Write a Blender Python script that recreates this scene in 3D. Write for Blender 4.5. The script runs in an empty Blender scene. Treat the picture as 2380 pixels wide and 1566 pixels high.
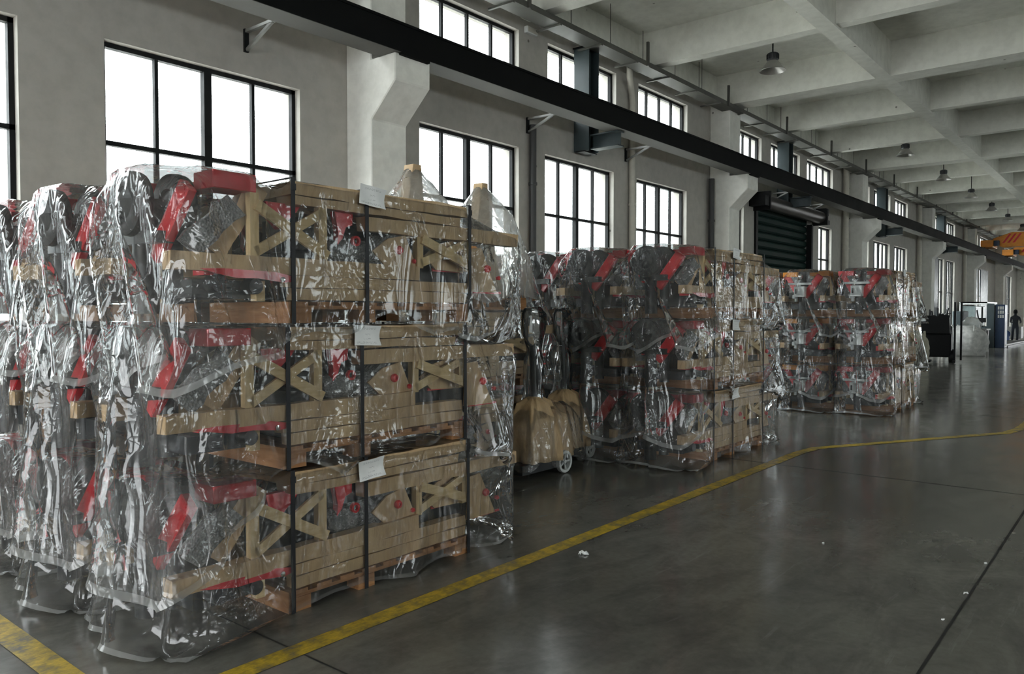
import bpy, bmesh, math, random
import numpy as np
from mathutils import Vector, Matrix, Euler
R=math.radians
sc=bpy.context.scene
col=sc.collection

# ---------------------------------------------------------------- camera, sky, exposure
H_CAM=1.6
cam_d=bpy.data.cameras.new('camera'); cam=bpy.data.objects.new('camera',cam_d); col.objects.link(cam)
cam_d.sensor_fit='HORIZONTAL'; cam_d.sensor_width=36.0; cam_d.lens=1816.0/2380.0*36.0
cam_d.clip_start=.05; cam_d.clip_end=400
cam.location=(0,0,H_CAM); cam.rotation_euler=(R(90-1.70),0,R(39.38))
sc.camera=cam
world=bpy.data.worlds.new('overcast_sky'); sc.world=world; world.use_nodes=True
wn=world.node_tree; wn.nodes.clear()
wo=wn.nodes.new('ShaderNodeOutputWorld'); wb=wn.nodes.new('ShaderNodeBackground')
wg=wn.nodes.new('ShaderNodeTexCoord'); ws=wn.nodes.new('ShaderNodeSeparateXYZ'); wr=wn.nodes.new('ShaderNodeValToRGB')
wm=wn.nodes.new('ShaderNodeMapRange'); wm.inputs[1].default_value=-1; wm.inputs[2].default_value=1
wn.links.new(wg.outputs['Generated'],ws.inputs[0]); wn.links.new(ws.outputs[2],wm.inputs[0]); wn.links.new(wm.outputs[0],wr.inputs[0])
e=wr.color_ramp.elements
e[0].position=.0; e[0].color=(.35,.35,.34,1); e[1].position=1; e[1].color=(1,1,1,1)
q=e.new(.44); q.color=(.55,.56,.56,1); q=e.new(.50); q.color=(.88,.93,.94,1); q=e.new(.62); q.color=(.97,.99,1,1)
wn.links.new(wr.outputs[0],wb.inputs[0]); wn.links.new(wb.outputs[0],wo.inputs[0])
SKY=8.6
wb.inputs[1].default_value=SKY
sc.view_settings.view_transform='Standard'; sc.view_settings.look='None'
sc.view_settings.exposure=0.20; sc.view_settings.gamma=1.0; sc.view_settings.use_curve_mapping=False
cy=sc.cycles
cy.max_bounces=5; cy.diffuse_bounces=4; cy.glossy_bounces=2; cy.transmission_bounces=2; cy.transparent_max_bounces=16
cy.use_adaptive_sampling=True; cy.adaptive_threshold=.17; cy.adaptive_min_samples=16
cy.caustics_reflective=False; cy.caustics_refractive=False; cy.sample_clamp_indirect=6.0; cy.sample_clamp_direct=0
cy.use_denoising=True

# ---------------------------------------------------------------- helpers
def tag(o,label=None,cat=None,group=None,kind=None):
    if label:o['label']=label
    if cat:o['category']=cat
    if group:o['group']=group
    if kind:o['kind']=kind
    return o
def empty(name,loc=(0,0,0),rz=0,parent=None):
    o=bpy.data.objects.new(name,None); col.objects.link(o); o.location=loc; o.rotation_euler=(0,0,rz)
    o.empty_display_size=.1
    if parent:o.parent=parent
    return o
class MB:
    """collects shapes, then links them as one mesh object"""
    def __init__(s): s.v=[]; s.f=[]; s.m=[]
    def add(s,vs,fs,mi=0):
        k=len(s.v); s.v+= [tuple(v) for v in vs]; s.f+=[tuple(i+k for i in f) for f in fs]; s.m+=[mi]*len(fs); return s
    def box(s,x0,x1,y0,y1,z0,z1,mi=0,M=None):
        vs=[(x,y,z) for z in (z0,z1) for y in (y0,y1) for x in (x0,x1)]
        if M is not None: vs=[M@Vector(v) for v in vs]
        return s.add(vs,[(0,2,3,1),(4,5,7,6),(0,1,5,4),(2,6,7,3),(0,4,6,2),(1,3,7,5)],mi)
    def bar(s,a,b,w,h,mi=0,up=(0,0,1),n=1,jit=0,rng=None):
        """rectangular bar from a to b, w across, h along up"""
        a=Vector(a);b=Vector(b);d=(b-a).normalized();u=Vector(up)
        if abs(d.dot(u))>.98:u=Vector((1,0,0))
        r=d.cross(u).normalized();u=r.cross(d).normalized(); vs=[]
        for i in range(n+1):
            c=a.lerp(b,i/n)
            for sr,su in ((-1,-1),(1,-1),(1,1),(-1,1)):
                p=c+r*(w/2*sr)+u*(h/2*su)
                if jit: p+=Vector([(rng.random()-.5)*2*jit for _ in range(3)])
                vs.append(p)
        fs=[(3,2,1,0),(4*n,4*n+1,4*n+2,4*n+3)]
        for i in range(n):
            for k in range(4): fs.append((4*i+k,4*i+(k+1)%4,4*i+4+(k+1)%4,4*i+4+k))
        return s.add(vs,fs,mi)
    def tube(s,pts,r,seg=12,mi=0,caps=True):
        pts=[Vector(p) for p in pts]; n=len(pts); rr=r if isinstance(r,(list,tuple)) else [r]*n; vs=[];ref=None
        for i,p in enumerate(pts):
            d=(pts[min(i+1,n-1)]-pts[max(i-1,0)]).normalized()
            if ref is None: ref=Vector((0,0,1)) if abs(d.z)<.9 else Vector((1,0,0))
            a=(ref-d*ref.dot(d)).normalized(); ref=a; b=d.cross(a)
            for k in range(seg):
                t=2*math.pi*k/seg; vs.append(p+(a*math.cos(t)+b*math.sin(t))*rr[i])
        fs=[]
        for i in range(n-1):
            for k in range(seg): fs.append((i*seg+k,i*seg+(k+1)%seg,(i+1)*seg+(k+1)%seg,(i+1)*seg+k))
        if caps: fs+= [tuple(range(seg-1,-1,-1)),tuple((n-1)*seg+k for k in range(seg))]
        return s.add(vs,fs,mi)
    def lathe(s,prof,c=(0,0,0),axis='z',seg=24,mi=0,close=False):
        vs=[];n=len(prof)
        for (r,z) in prof:
            for k in range(seg):
                t=2*math.pi*k/seg; a,b=r*math.cos(t),r*math.sin(t)
                p={'z':(a,b,z),'y':(a,z,b),'x':(z,a,b)}[axis]
                vs.append((c[0]+p[0],c[1]+p[1],c[2]+p[2]))
        fs=[]
        m=n if close else n-1
        for i in range(m):
            for k in range(seg):
                j=(i+1)%n; fs.append((i*seg+k,i*seg+(k+1)%seg,j*seg+(k+1)%seg,j*seg+k))
        if not close:
            fs+=[tuple(range(seg)),tuple((n-1)*seg+k for k in range(seg))]
        return s.add(vs,fs,mi)
    def prism(s,poly,a0,a1,axis='x',mi=0):
        """poly in the two other axes, extruded along axis"""
        n=len(poly)
        f={'x':lambda p,a:(a,p[0],p[1]),'y':lambda p,a:(p[0],a,p[1]),'z':lambda p,a:(p[0],p[1],a)}[axis]
        vs=[f(p,a0) for p in poly]+[f(p,a1) for p in poly]
        fs=[tuple(range(n-1,-1,-1)),tuple(range(n,2*n))]+[(i,(i+1)%n,n+(i+1)%n,n+i) for i in range(n)]
        return s.add(vs,fs,mi)
    def build(s,name,mats,parent=None,smooth=False,bevel=0,sub=0,disp=0):
        me=bpy.data.meshes.new(name); me.from_pydata(s.v,[],s.f)
        if not isinstance(mats,(list,tuple)): mats=[mats]
        for m in mats: me.materials.append(m)
        me.polygons.foreach_set('material_index',s.m)
        bm=bmesh.new(); bm.from_mesh(me); bmesh.ops.recalc_face_normals(bm,faces=bm.faces[:])
        if bevel:
            bmesh.ops.bevel(bm,geom=bm.edges[:],offset=bevel,segments=1,affect='EDGES',clamp_overlap=True)
        bm.to_mesh(me); bm.free()
        if smooth:
            me.polygons.foreach_set('use_smooth',[True]*len(me.polygons))
            me.set_sharp_from_angle(angle=R(40))
        me.update()
        o=bpy.data.objects.new(name,me); col.objects.link(o)
        if parent:o.parent=parent
        return o
kids={}
def copy_tree(o,parent=None):
    c=o.copy(); col.objects.link(c)
    if parent is not None:
        c.parent=parent
    for ch in [x for x in ALLK(o)]: copy_tree(ch,c)
    return c
def ALLK(o): return list(o.children)

# ---------------------------------------------------------------- materials
class NT:
    def __init__(s,name):
        s.mat=bpy.data.materials.new(name); s.mat.use_nodes=True; s.t=s.mat.node_tree; s.t.nodes.clear()
        s.out=s.n('ShaderNodeOutputMaterial')
        s.co=s.n('ShaderNodeTexCoord'); 
    def n(s,t,**k):
        x=s.t.nodes.new(t)
        for a,b in k.items(): setattr(x,a,b)
        return x
    def l(s,a,b): s.t.links.new(a,b)
    def mapping(s,scale=(1,1,1),src='Object',rot=(0,0,0),loc=(0,0,0)):
        m=s.n('ShaderNodeMapping'); m.inputs['Scale'].default_value=scale; m.inputs['Rotation'].default_value=rot; m.inputs['Location'].default_value=loc
        if src=='World':
            g=s.n('ShaderNodeNewGeometry'); s.l(g.outputs['Position'],m.inputs[0])
        else: s.l(s.co.outputs[src],m.inputs[0])
        return m.outputs[0]
    def noise(s,scale,vec,detail=4,rough=.55,dist=0):
        x=s.n('ShaderNodeTexNoise'); x.inputs['Scale'].default_value=scale; x.inputs['Detail'].default_value=detail
        x.inputs['Roughness'].default_value=rough; x.inputs['Distortion'].default_value=dist
        s.l(vec,x.inputs['Vector']); return x.outputs['Fac']
    def ramp(s,fac,stops):
        r=s.n('ShaderNodeValToRGB'); e=r.color_ramp.elements
        while len(e)<len(stops): e.new(.5)
        for i,(p,c) in enumerate(stops):
            e[i].position=p; e[i].color=(c if isinstance(c,(tuple,list)) else (c,c,c))+((1,) if len(c if isinstance(c,(tuple,list)) else (c,c,c))==3 else ())
        s.l(fac,r.inputs[0]); return r.outputs[0]
    def mix(s,fac,a,b,mode='MIX'):
        m=s.n('ShaderNodeMix',data_type='RGBA',blend_type=mode)
        for i,v in ((0,fac),(6,a),(7,b)):
            if isinstance(v,(int,float)): m.inputs[i].default_value=v
            elif isinstance(v,(tuple,list)): m.inputs[i].default_value=tuple(v)+((1,) if len(v)==3 else ())
            else: s.l(v,m.inputs[i])
        return m.outputs[2]
    def math(s,op,a,b=None):
        m=s.n('ShaderNodeMath',operation=op)
        for i,v in ((0,a),(1,b)):
            if v is None: continue
            if isinstance(v,(int,float)): m.inputs[i].default_value=v
            else: s.l(v,m.inputs[i])
        return m.outputs[0]
    def bump(s,h,strength=.3,dist=.01,normal=None):
        b=s.n('ShaderNodeBump'); b.inputs['Strength'].default_value=strength; b.inputs['Distance'].default_value=dist
        s.l(h,b.inputs['Height'])
        if normal is not None: s.l(normal,b.inputs['Normal'])
        return b.outputs[0]
    def pbr(s,color,rough=.5,metal=0,normal=None,spec=None,coat=0):
        p=s.n('ShaderNodeBsdfPrincipled')
        for k,v in (('Base Color',color),('Roughness',rough),('Metallic',metal)):
            if isinstance(v,(tuple,list)): p.inputs[k].default_value=tuple(v)+((1,) if len(v)==3 else ())
            elif isinstance(v,(int,float)): p.inputs[k].default_value=v
            else: s.l(v,p.inputs[k])
        if normal is not None: s.l(normal,p.inputs['Normal'])
        if spec is not None: p.inputs['Specular IOR Level'].default_value=spec
        if coat: p.inputs['Coat Weight'].default_value=coat
        s.l(p.outputs[0],s.out.inputs[0]); return s.mat
def simple(name,c,rough=.5,metal=0,var=.12,scale=6,bump=0,coat=0,src='Object',spec=None):
    n=NT(name); v=n.mapping(src=src); f=n.noise(scale,v,5)
    a=tuple(x*(1-var) for x in c); b=tuple(min(1,x*(1+var)) for x in c)
    cc=n.ramp(f,[(.3,a),(.7,b)])
    rr=n.ramp(f,[(.3,max(0,rough-.06)),(.7,min(1,rough+.06))])
    nm=n.bump(n.noise(scale*6,v,4),bump,.004) if bump else None
    return n.pbr(cc,rr,metal,nm,coat=coat,spec=spec)
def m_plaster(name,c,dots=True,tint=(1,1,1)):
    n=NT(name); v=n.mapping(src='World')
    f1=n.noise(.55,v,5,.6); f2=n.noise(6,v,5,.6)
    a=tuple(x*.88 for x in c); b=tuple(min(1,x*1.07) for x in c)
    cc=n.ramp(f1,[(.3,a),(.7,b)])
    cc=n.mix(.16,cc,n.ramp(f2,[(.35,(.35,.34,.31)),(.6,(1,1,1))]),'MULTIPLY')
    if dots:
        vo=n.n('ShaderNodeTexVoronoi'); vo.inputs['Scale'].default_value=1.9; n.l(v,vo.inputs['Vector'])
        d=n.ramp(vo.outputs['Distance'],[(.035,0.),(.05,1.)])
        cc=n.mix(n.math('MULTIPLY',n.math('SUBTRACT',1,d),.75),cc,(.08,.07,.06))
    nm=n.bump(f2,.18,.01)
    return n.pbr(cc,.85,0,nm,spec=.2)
def m_wood(name,c1,c2,axis=1,rough=.7):
    n=NT(name); s=[14,14,14]; s[axis]=1.2
    oi=n.n('ShaderNodeObjectInfo'); 
    v=n.mapping(tuple(s)); 
    f=n.noise(2.2,v,6,.6,.6); f2=n.noise(30,n.mapping(),3)
    cc=n.ramp(f,[(.28,c1),(.52,tuple((a+b)/2 for a,b in zip(c1,c2))),(.72,c2)])
    cc=n.mix(.12,cc,n.ramp(f2,[(.3,(.4,.3,.2)),(.6,(1,1,1))]),'MULTIPLY')
    return n.pbr(cc,rough,0,n.bump(f,.25,.004),spec=.3)
def m_card():
    n=NT('brown_cardboard'); v=n.mapping()
    f=n.noise(3,v,4); cr=n.noise(1.6,n.mapping((3,16,3)),5,.65,.8)
    cc=n.ramp(f,[(.3,(.50,.335,.18)),(.7,(.63,.45,.255))])
    cc=n.mix(.35,cc,n.ramp(cr,[(.36,(.55,.5,.45)),(.5,(1,1,1))]),'MULTIPLY')
    # packing tape gloss in bands
    rr=n.ramp(n.noise(1.3,n.mapping((2,5,2)),2),[(.45,.62),(.55,.32)])
    return n.pbr(cc,rr,0,n.bump(cr,.5,.012),spec=.4)
def m_film(name='clear_film',haze=.020,gl=1.0,crink=1.0,scale=1.0,base=0.):
    """clear polythene: mostly see-through, sharp creases that catch the windows, a little milk"""
    n=NT(name); v=n.mapping((1,1,1))
    at=n.n('ShaderNodeAttribute'); at.attribute_name='slack'; sl=n.math('MAXIMUM',at.outputs['Fac'],base)
    def ridge(f,p):
        r=n.math('SUBTRACT',1,n.math('ABSOLUTE',n.math('SUBTRACT',n.math('MULTIPLY',f,2.0),1.0)))
        return n.math('POWER',r,p)
    r1=ridge(n.noise(2.6*scale,n.mapping((1.6,1.6,.55),rot=(.25,.15,.3)),1,.5,.8),14)
    r2=ridge(n.noise(6.5*scale,n.mapping((1.3,1.3,.6),rot=(-.5,.4,1.1),loc=(3,1,2)),1,.5,.8),9)
    vo=n.n('ShaderNodeTexVoronoi',feature='F1'); vo.inputs['Scale'].default_value=15*scale
    wv=n.n('ShaderNodeVectorMath',operation='ADD'); nz=n.n('ShaderNodeTexNoise'); nz.inputs['Scale'].default_value=6; nz.inputs['Detail'].default_value=0; n.l(v,nz.inputs['Vector'])
    sc_=n.n('ShaderNodeVectorMath',operation='SCALE'); sc_.inputs['Scale'].default_value=.35; n.l(nz.outputs['Color'],sc_.inputs[0])
    n.l(v,wv.inputs[0]); n.l(sc_.outputs[0],wv.inputs[1]); n.l(wv.outputs[0],vo.inputs['Vector'])
    msk=n.ramp(n.noise(2.6,v,1),[(.56,0.),(.68,1.)])
    reg=n.ramp(n.noise(1.9,n.mapping(loc=(5,5,5)),0),[(.42,.16),(.62,1.)])
    soft=n.noise(3.2,n.mapping((1,1,.6)),1,.4)
    h=n.math('ADD',n.math('MULTIPLY',r1,.34),n.math('MULTIPLY',n.math('MULTIPLY',r2,reg),.16))
    h=n.math('ADD',h,n.math('MULTIPLY',n.math('MULTIPLY',vo.outputs['Distance'],msk),.42))
    r3=ridge(n.noise(12*scale,n.mapping((.8,.8,1.3),rot=(.9,-.3,.2),loc=(7,4,1)),0,.5,.7),4)
    h=n.math('ADD',h,n.math('MULTIPLY',n.math('MULTIPLY',r3,reg),.055))
    h=n.math('ADD',h,n.math('MULTIPLY',soft,.6))
    h=n.math('MULTIPLY',h,n.math('ADD',.30,n.math('MULTIPLY',sl,.26)))
    nm=n.bump(h,1.0*crink,.05)
    fr=n.n('ShaderNodeFresnel'); fr.inputs['IOR'].default_value=1.52; n.l(nm,fr.inputs['Normal'])
    lw=n.n('ShaderNodeLayerWeight'); lw.inputs['Blend'].default_value=.25
    tr=n.n('ShaderNodeBsdfTransparent'); tr.inputs[0].default_value=(.975,.98,.98,1)
    gs=n.n('ShaderNodeBsdfGlossy'); gs.inputs['Roughness'].default_value=.09; gs.inputs['Color'].default_value=(gl,gl,gl,1); n.l(nm,gs.inputs['Normal'])
    df=n.n('ShaderNodeBsdfDiffuse'); df.inputs[0].default_value=(.85,.86,.85,1)
    tl=n.n('ShaderNodeBsdfTranslucent'); tl.inputs[0].default_value=(.85,.87,.87,1)
    dm=n.n('ShaderNodeMixShader'); dm.inputs[0].default_value=.5; n.l(df.outputs[0],dm.inputs[1]); n.l(tl.outputs[0],dm.inputs[2])
    cre=n.math('MULTIPLY',n.math('MAXIMUM',r1,n.math('MULTIPLY',r2,.7)),.085)
    hz=n.math('ADD',n.math('ADD',haze,n.math('MULTIPLY',sl,haze*1.3)),n.math('ADD',n.math('MULTIPLY',n.math('POWER',lw.outputs['Facing'],2.0),.075+haze*1.5),cre))
    m1=n.n('ShaderNodeMixShader'); n.l(hz,m1.inputs[0]); n.l(tr.outputs[0],m1.inputs[1]); n.l(dm.outputs[0],m1.inputs[2])
    m2=n.n('ShaderNodeMixShader'); n.l(n.math('MINIMUM',n.math('MULTIPLY',fr.outputs[0],.92),.9),m2.inputs[0]); n.l(m1.outputs[0],m2.inputs[1]); n.l(gs.outputs[0],m2.inputs[2])
    n.l(m2.outputs[0],n.out.inputs[0]); return n.mat
def m_glass():
    n=NT('window_glass')
    tr=n.n('ShaderNodeBsdfTransparent'); tr.inputs[0].default_value=(.93,.96,.96,1)
    gs=n.n('ShaderNodeBsdfGlossy'); gs.inputs['Roughness'].default_value=.02
    m=n.n('ShaderNodeMixShader'); m.inputs[0].default_value=.06; n.l(tr.outputs[0],m.inputs[1]); n.l(gs.outputs[0],m.inputs[2])
    n.l(m.outputs[0],n.out.inputs[0]); return n.mat
def m_floor():
    n=NT('polished_concrete'); v=n.mapping(src='World')
    f1=n.noise(.45,v,6,.6); f2=n.noise(3.5,n.mapping((1,.45,1),src='World'),7,.65,.6); f3=n.noise(22,v,5,.6)
    cc=n.ramp(f1,[(.3,(.105,.105,.095)),(.7,(.175,.170,.152))])
    cc=n.mix(.7,cc,n.ramp(f2,[(.33,(.55,.55,.55)),(.58,(1.15,1.15,1.12))]),'MULTIPLY')
    cc=n.mix(.3,cc,n.ramp(f3,[(.3,(.6,.6,.6)),(.7,(1.2,1.2,1.2))]),'MULTIPLY')
    # pale scuffs in streaks along the aisle
    sk=n.noise(2.4,n.mapping((6,.45,1),src='World',rot=(0,0,.12)),6,.7,.4)
    cc=n.mix(n.math('MULTIPLY',n.ramp(sk,[(.62,0.),(.72,1.)]),.30),cc,(.28,.28,.27))
    sp=n.noise(9,n.mapping((1,1,1),src='World',loc=(3,2,0)),8,.8); cc=n.mix(n.math('MULTIPLY',n.ramp(sp,[(.70,0.),(.73,1.)]),.5),cc,(.35,.35,.33))
    rr=n.ramp(f2,[(.3,.24),(.6,.13)])
    nm=n.bump(n.noise(1.6,n.mapping((1,.6,1),src='World'),5,.6),.10,.012)
    nm=n.bump(f3,.03,.003,nm)
    return n.pbr(cc,rr,0,nm,spec=.55)
def m_yellow():
    n=NT('worn_yellow_paint'); v=n.mapping(src='World')
    f=n.noise(9,v,8,.7); g=n.noise(45,n.mapping((1,.35,1),src='World'),5,.7); big=n.noise(1.6,v,3)
    w=n.math('ADD',n.math('MULTIPLY',f,.6),n.math('ADD',n.math('MULTIPLY',g,.3),n.math('MULTIPLY',big,.25)))
    cc=n.ramp(w,[(.47,(.13,.12,.09)),(.545,(.32,.23,.03)),(.66,(.62,.42,.03))])
    return n.pbr(cc,.38,0,None,spec=.5)
M={}
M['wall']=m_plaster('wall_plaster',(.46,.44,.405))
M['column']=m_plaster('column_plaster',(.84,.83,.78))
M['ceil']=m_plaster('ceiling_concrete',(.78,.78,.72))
M['reveal']=simple('window_reveal',(.74,.70,.63),.8)
M['floor']=m_floor(); M['yellow']=m_yellow()
M['black']=simple('black_painted_steel',(.006,.0065,.007),.55,.0,spec=.2)
M['beam']=simple('shaded_crane_beam',(.006,.0065,.0065),.75,0,.25,3,spec=.08)  # shade on the beam face is put into this near-black
M['beam_under']=simple('grey_beam_flange',(.10,.098,.09),.7)  # underside coloured greyer than the shaded face
M['galv']=simple('galvanised_steel',(.25,.25,.24),.5,.6,.2,5)
M['tray']=simple('tray_steel',(.085,.085,.075),.55,.3,.25,5)
M['glass']=m_glass()
M['teal']=simple('dark_green_shutter',(.006,.022,.018),.65,0,.2,3,spec=.15)
M['bluegrey']=simple('blue_grey_steel_paint',(.035,.05,.055),.45)
M['wood']=m_wood('pale_pine',(.56,.39,.19),(.78,.60,.34))
M['woodz']=m_wood('pale_pine_upright',(.56,.39,.19),(.78,.60,.34),2)
M['pallet']=m_wood('orange_pallet_wood',(.30,.13,.05),(.52,.27,.12))
M['palletx']=m_wood('orange_pallet_crossboards',(.33,.145,.06),(.56,.30,.14),0)
M['card']=m_card()
M['red']=simple('red_gloss_paint',(.62,.012,.022),.32,0,.08,4,coat=.3)
M['redplastic']=simple('red_hub_plastic',(.72,.03,.035),.35)
M['dark']=simple('dark_machine_steel',(.012,.014,.016),.45,.0,.3,8)
M['rubber']=simple('black_rubber',(.007,.009,.009),.6,0,.2,20,.2)
M['chrome']=simple('bare_steel',(.6,.6,.6),.22,1)
M['white']=simple('white_enamel',(.72,.74,.73),.35)
M['orange']=simple('orange_paint',(.75,.27,.02),.4)
M['strap']=simple('black_strap',(.006,.006,.008),.55)
M['film']=m_film()
M['hem']=m_film('film_hem',.13,1.0,.8)
M['dull']=m_film('dimmed_film',.03,.45,.6,1.0,.2)  # gloss colour dimmed so these covers reflect less light and look darker
M['thick']=m_film('layered_film',.16,1.0,1.1,1.2,.7)
M['bubble']=None
def m_bubble():
    n=NT('bubble_wrap'); v=n.mapping((1,1,1)); vo=n.n('ShaderNodeTexVoronoi'); vo.inputs['Scale'].default_value=75; n.l(v,vo.inputs['Vector'])
    h=n.math('ADD',vo.outputs['Distance'],n.math('MULTIPLY',n.noise(6,v,3),2.0))
    cc=n.ramp(n.noise(5,v,4),[(.3,(.13,.135,.135)),(.7,(.30,.30,.29))])
    return n.pbr(cc,.25,0,n.bump(h,.8,.012),spec=.6)
M['bubble']=m_bubble()
def m_paper():
    n=NT('printed_paper'); g=n.co.outputs['UV']
    mp=n.n('ShaderNodeMapping'); n.l(g,mp.inputs[0]); mp.inputs['Scale'].default_value=(1,1,1)
    sx=n.n('ShaderNodeSeparateXYZ'); n.l(mp.outputs[0],sx.inputs[0]); u,v=sx.outputs[0],sx.outputs[1]
    def band(c,w): return n.math('LESS_THAN',n.math('ABSOLUTE',n.math('SUBTRACT',v,c)),w)
    def span(a,b): return n.math('MULTIPLY',n.math('GREATER_THAN',u,a),n.math('LESS_THAN',u,b))
    ns=n.n('ShaderNodeTexNoise'); ns.inputs['Scale'].default_value=1; ns.inputs['Detail'].default_value=3
    m2=n.n('ShaderNodeMapping'); m2.inputs['Scale'].default_value=(38,16,1); n.l(g,m2.inputs[0]); n.l(m2.outputs[0],ns.inputs['Vector'])
    t=n.math('GREATER_THAN',ns.outputs['Fac'],.52)
    rows=None
    for c,w,a,b in ((.84,.05,.2,.82),(.55,.035,.42,.6),(.33,.03,.38,.62),(.14,.05,.08,.85)):
        r=n.math('MULTIPLY',band(c,w),span(a,b)); rows=r if rows is None else n.math('MAXIMUM',rows,r)
    cc=n.mix(n.math('MULTIPLY',n.math('MULTIPLY',rows,t),.5),(.80,.80,.79),(.22,.22,.23))
    return n.pbr(cc,.55)
M['paper']=m_paper()

# ---------------------------------------------------------------- the hall
WX=-7.5; RX=13.0; Y0=-9.0; Y1=84.0; ZS=6.69; ZB=6.05
S=lambda o:tag(o,kind='structure')
S(MB().box(WX-.4,RX+.4,Y0-.4,Y1+.4,-.2,0).build('floor',M['floor']))
fl=bpy.data.objects['floor']
def strip(name,pts,w,mat,z=.003):
    """painted or cut strip following floor points"""
    b=MB(); n=len(pts); P=[Vector((x,y,0)) for x,y in pts]; vs=[]
    for i,p in enumerate(P):
        d=(P[min(i+1,n-1)]-P[max(i-1,0)]).normalized(); r=Vector((d.y,-d.x,0))
        vs+= [p-r*w/2+Vector((0,0,z)),p+r*w/2+Vector((0,0,z))]
    b.add(vs,[(2*i,2*i+1,2*i+3,2*i+2) for i in range(n-1)])
    return S(b.build(name,mat))
def lin(a,b,n): return [(a[0]+(b[0]-a[0])*i/n,a[1]+(b[1]-a[1])*i/n) for i in range(n+1)]
strip('floor_line',lin((-3.10,-6),(-3.13,9.1),8)[:-1]+[(-3.13,9.0),(-3.08,9.45)]+lin((-3.0,9.6),(-1.5,12.3),6)+[(-1.42,12.75)]+lin((-1.40,13.2),(-1.40,60),8),.125,M['yellow'])
strip('floor_line',lin((-7.0,1.40),(-3.17,1.375),6),.13,M['yellow'],.0035)
M['joint']=simple('floor_joint',(.012,.012,.011),.7)
for i,x in enumerate((-.78,5.2)): strip('floor_joint',[(x,Y0),(x,Y1)],.014,M['joint'],.0025)
for i in range(12): strip('floor_joint',[(WX,2.18+6*i),(RX,2.18+6*i)],.010,M['joint'],.0022)

def wall_with_openings(name,x0,x1,ya,yb,za,zb,ops,mat):
    """solid wall slab between x0 and x1, cut by rectangular openings (y0,y1,z0,z1)"""
    ys=sorted({ya,yb,*[o[0] for o in ops],*[o[1] for o in ops]}); zs=sorted({za,zb,*[o[2] for o in ops],*[o[3] for o in ops]})
    b=MB()
    full=lambda y,z: any(o[0]<=y<=o[1] and o[2]<=z<=o[3] for o in ops)
    for i in range(len(ys)-1):
        j=0
        while j<len(zs)-1:
            ym=(ys[i]+ys[i+1])/2
            if full(ym,(zs[j]+zs[j+1])/2): j+=1; continue
            k=j
            while k<len(zs)-1 and not full(ym,(zs[k]+zs[k+1])/2): k+=1
            b.box(x0,x1,ys[i],ys[i+1],zs[j],zs[k]); j=k
    return S(b.build(name,mat))
PITCH=9.88
LOW=[(-2.9,-.8),(.45,2.52),(3.23,5.36),(7.22,9.30),(9.96,12.0),(12.80,14.82),(17.05,17.73),(23.06,24.22),(27.08,28.15),(28.73,30.89),(31.5,33.5)]
TALL=[(37.9,40.5),(41.0,42.95),(46.5,49.2),(50.0,52.6),(56.4,59.0),(60.0,62.5),(66.5,69.2),(70,72.6),(76.5,79)]
UP=[(3.23,5.36),(7.23,9.30),(10.03,12.07),(12.85,14.83),(17.05,18.77),(19.38,21.45),(22.03,24.28),(27.1,28.2),(28.73,30.89),(31.5,33.5),
    (37.9,39.9),(41.0,42.9),(47.3,49.2),(50.0,52.6),(57.0,59.0),(60.0,62.5),(66.5,69.2),(70,72.6)]
ops=[(a,b,.95,4.13) for a,b in LOW]+[(a,b,.35,4.1) for a,b in TALL]+[(a,b,4.80,5.89) for a,b in UP]+[(18.45,22.35,-.01,4.22)]
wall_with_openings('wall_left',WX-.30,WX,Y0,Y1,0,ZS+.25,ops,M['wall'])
wn_=[0]
def window(x,a,b,z0,z1,nl,trans,thick=True,side=-1):
    """steel window set in the wall thickness; side -1 = left wall"""
    wn_[0]+=1
    xf=x+side*.12; t=.022; w=.045
    root=empty('window_%d'%wn_[0],(x,a,z0)); S(root)
    f=MB(); H=z1-z0; W=b-a
    def bx(y0,y1,zz0,zz1,d=.06):
        f.box(side*.12-d/2,side*.12+d/2,y0,y1,zz0,zz1)
    bx(0,w,0,H);bx(W-w,W,0,H);bx(0,W,0,w);bx(0,W,H-w,H)
    for k in range(1,nl):
        c=W*k/nl; ww=.042 if (thick and k*2==nl) else .018
        bx(c-ww,c+ww,0,H,.075 if ww>.03 else .05)
    for tz in trans: bx(0,W,tz-z0-.022,tz-z0+.022,.06)
    S(f.build('window_frame',M['black'],root))
    g=MB().box(side*.12-.003,side*.12+.003,.01,W-.01,.01,H-.01)
    S(g.build('window_glass',M['glass'],root))
    return root
for a,b in LOW: window(WX,a,b,.95,4.13,4 if b-a>1.5 else 2,(3.2,2.05),b-a>1.5)
for i,(a,b) in enumerate(TALL): window(WX,a,b,.35,4.1,5,(2.6,1.6),False)
for a,b in UP: window(WX,a,b,4.80,5.89,4 if b-a>1.5 else 3,(),False)
# light sky opening guides for the sampler
def portal(x,y0,y1,z0,z1,side):
    d=bpy.data.lights.new('daylight_portal','AREA'); d.shape='RECTANGLE'; d.size=z1-z0; d.size_y=y1-y0
    d.cycles.is_portal=True
    o=bpy.data.objects.new('daylight_portal',d); col.objects.link(o); o.location=(x,(y0+y1)/2,(z0+z1)/2); o.rotation_euler=(0,R(-90 if side<0 else 90),0)
for a,b in LOW: portal(WX-.29,a,b,.95,4.13,-1)
for a,b in UP[:12]: portal(WX-.29,a,b,4.8,5.89,-1)
for a,b in TALL[:6]: portal(WX-.29,a,b,.35,4.1,-1)

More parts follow.
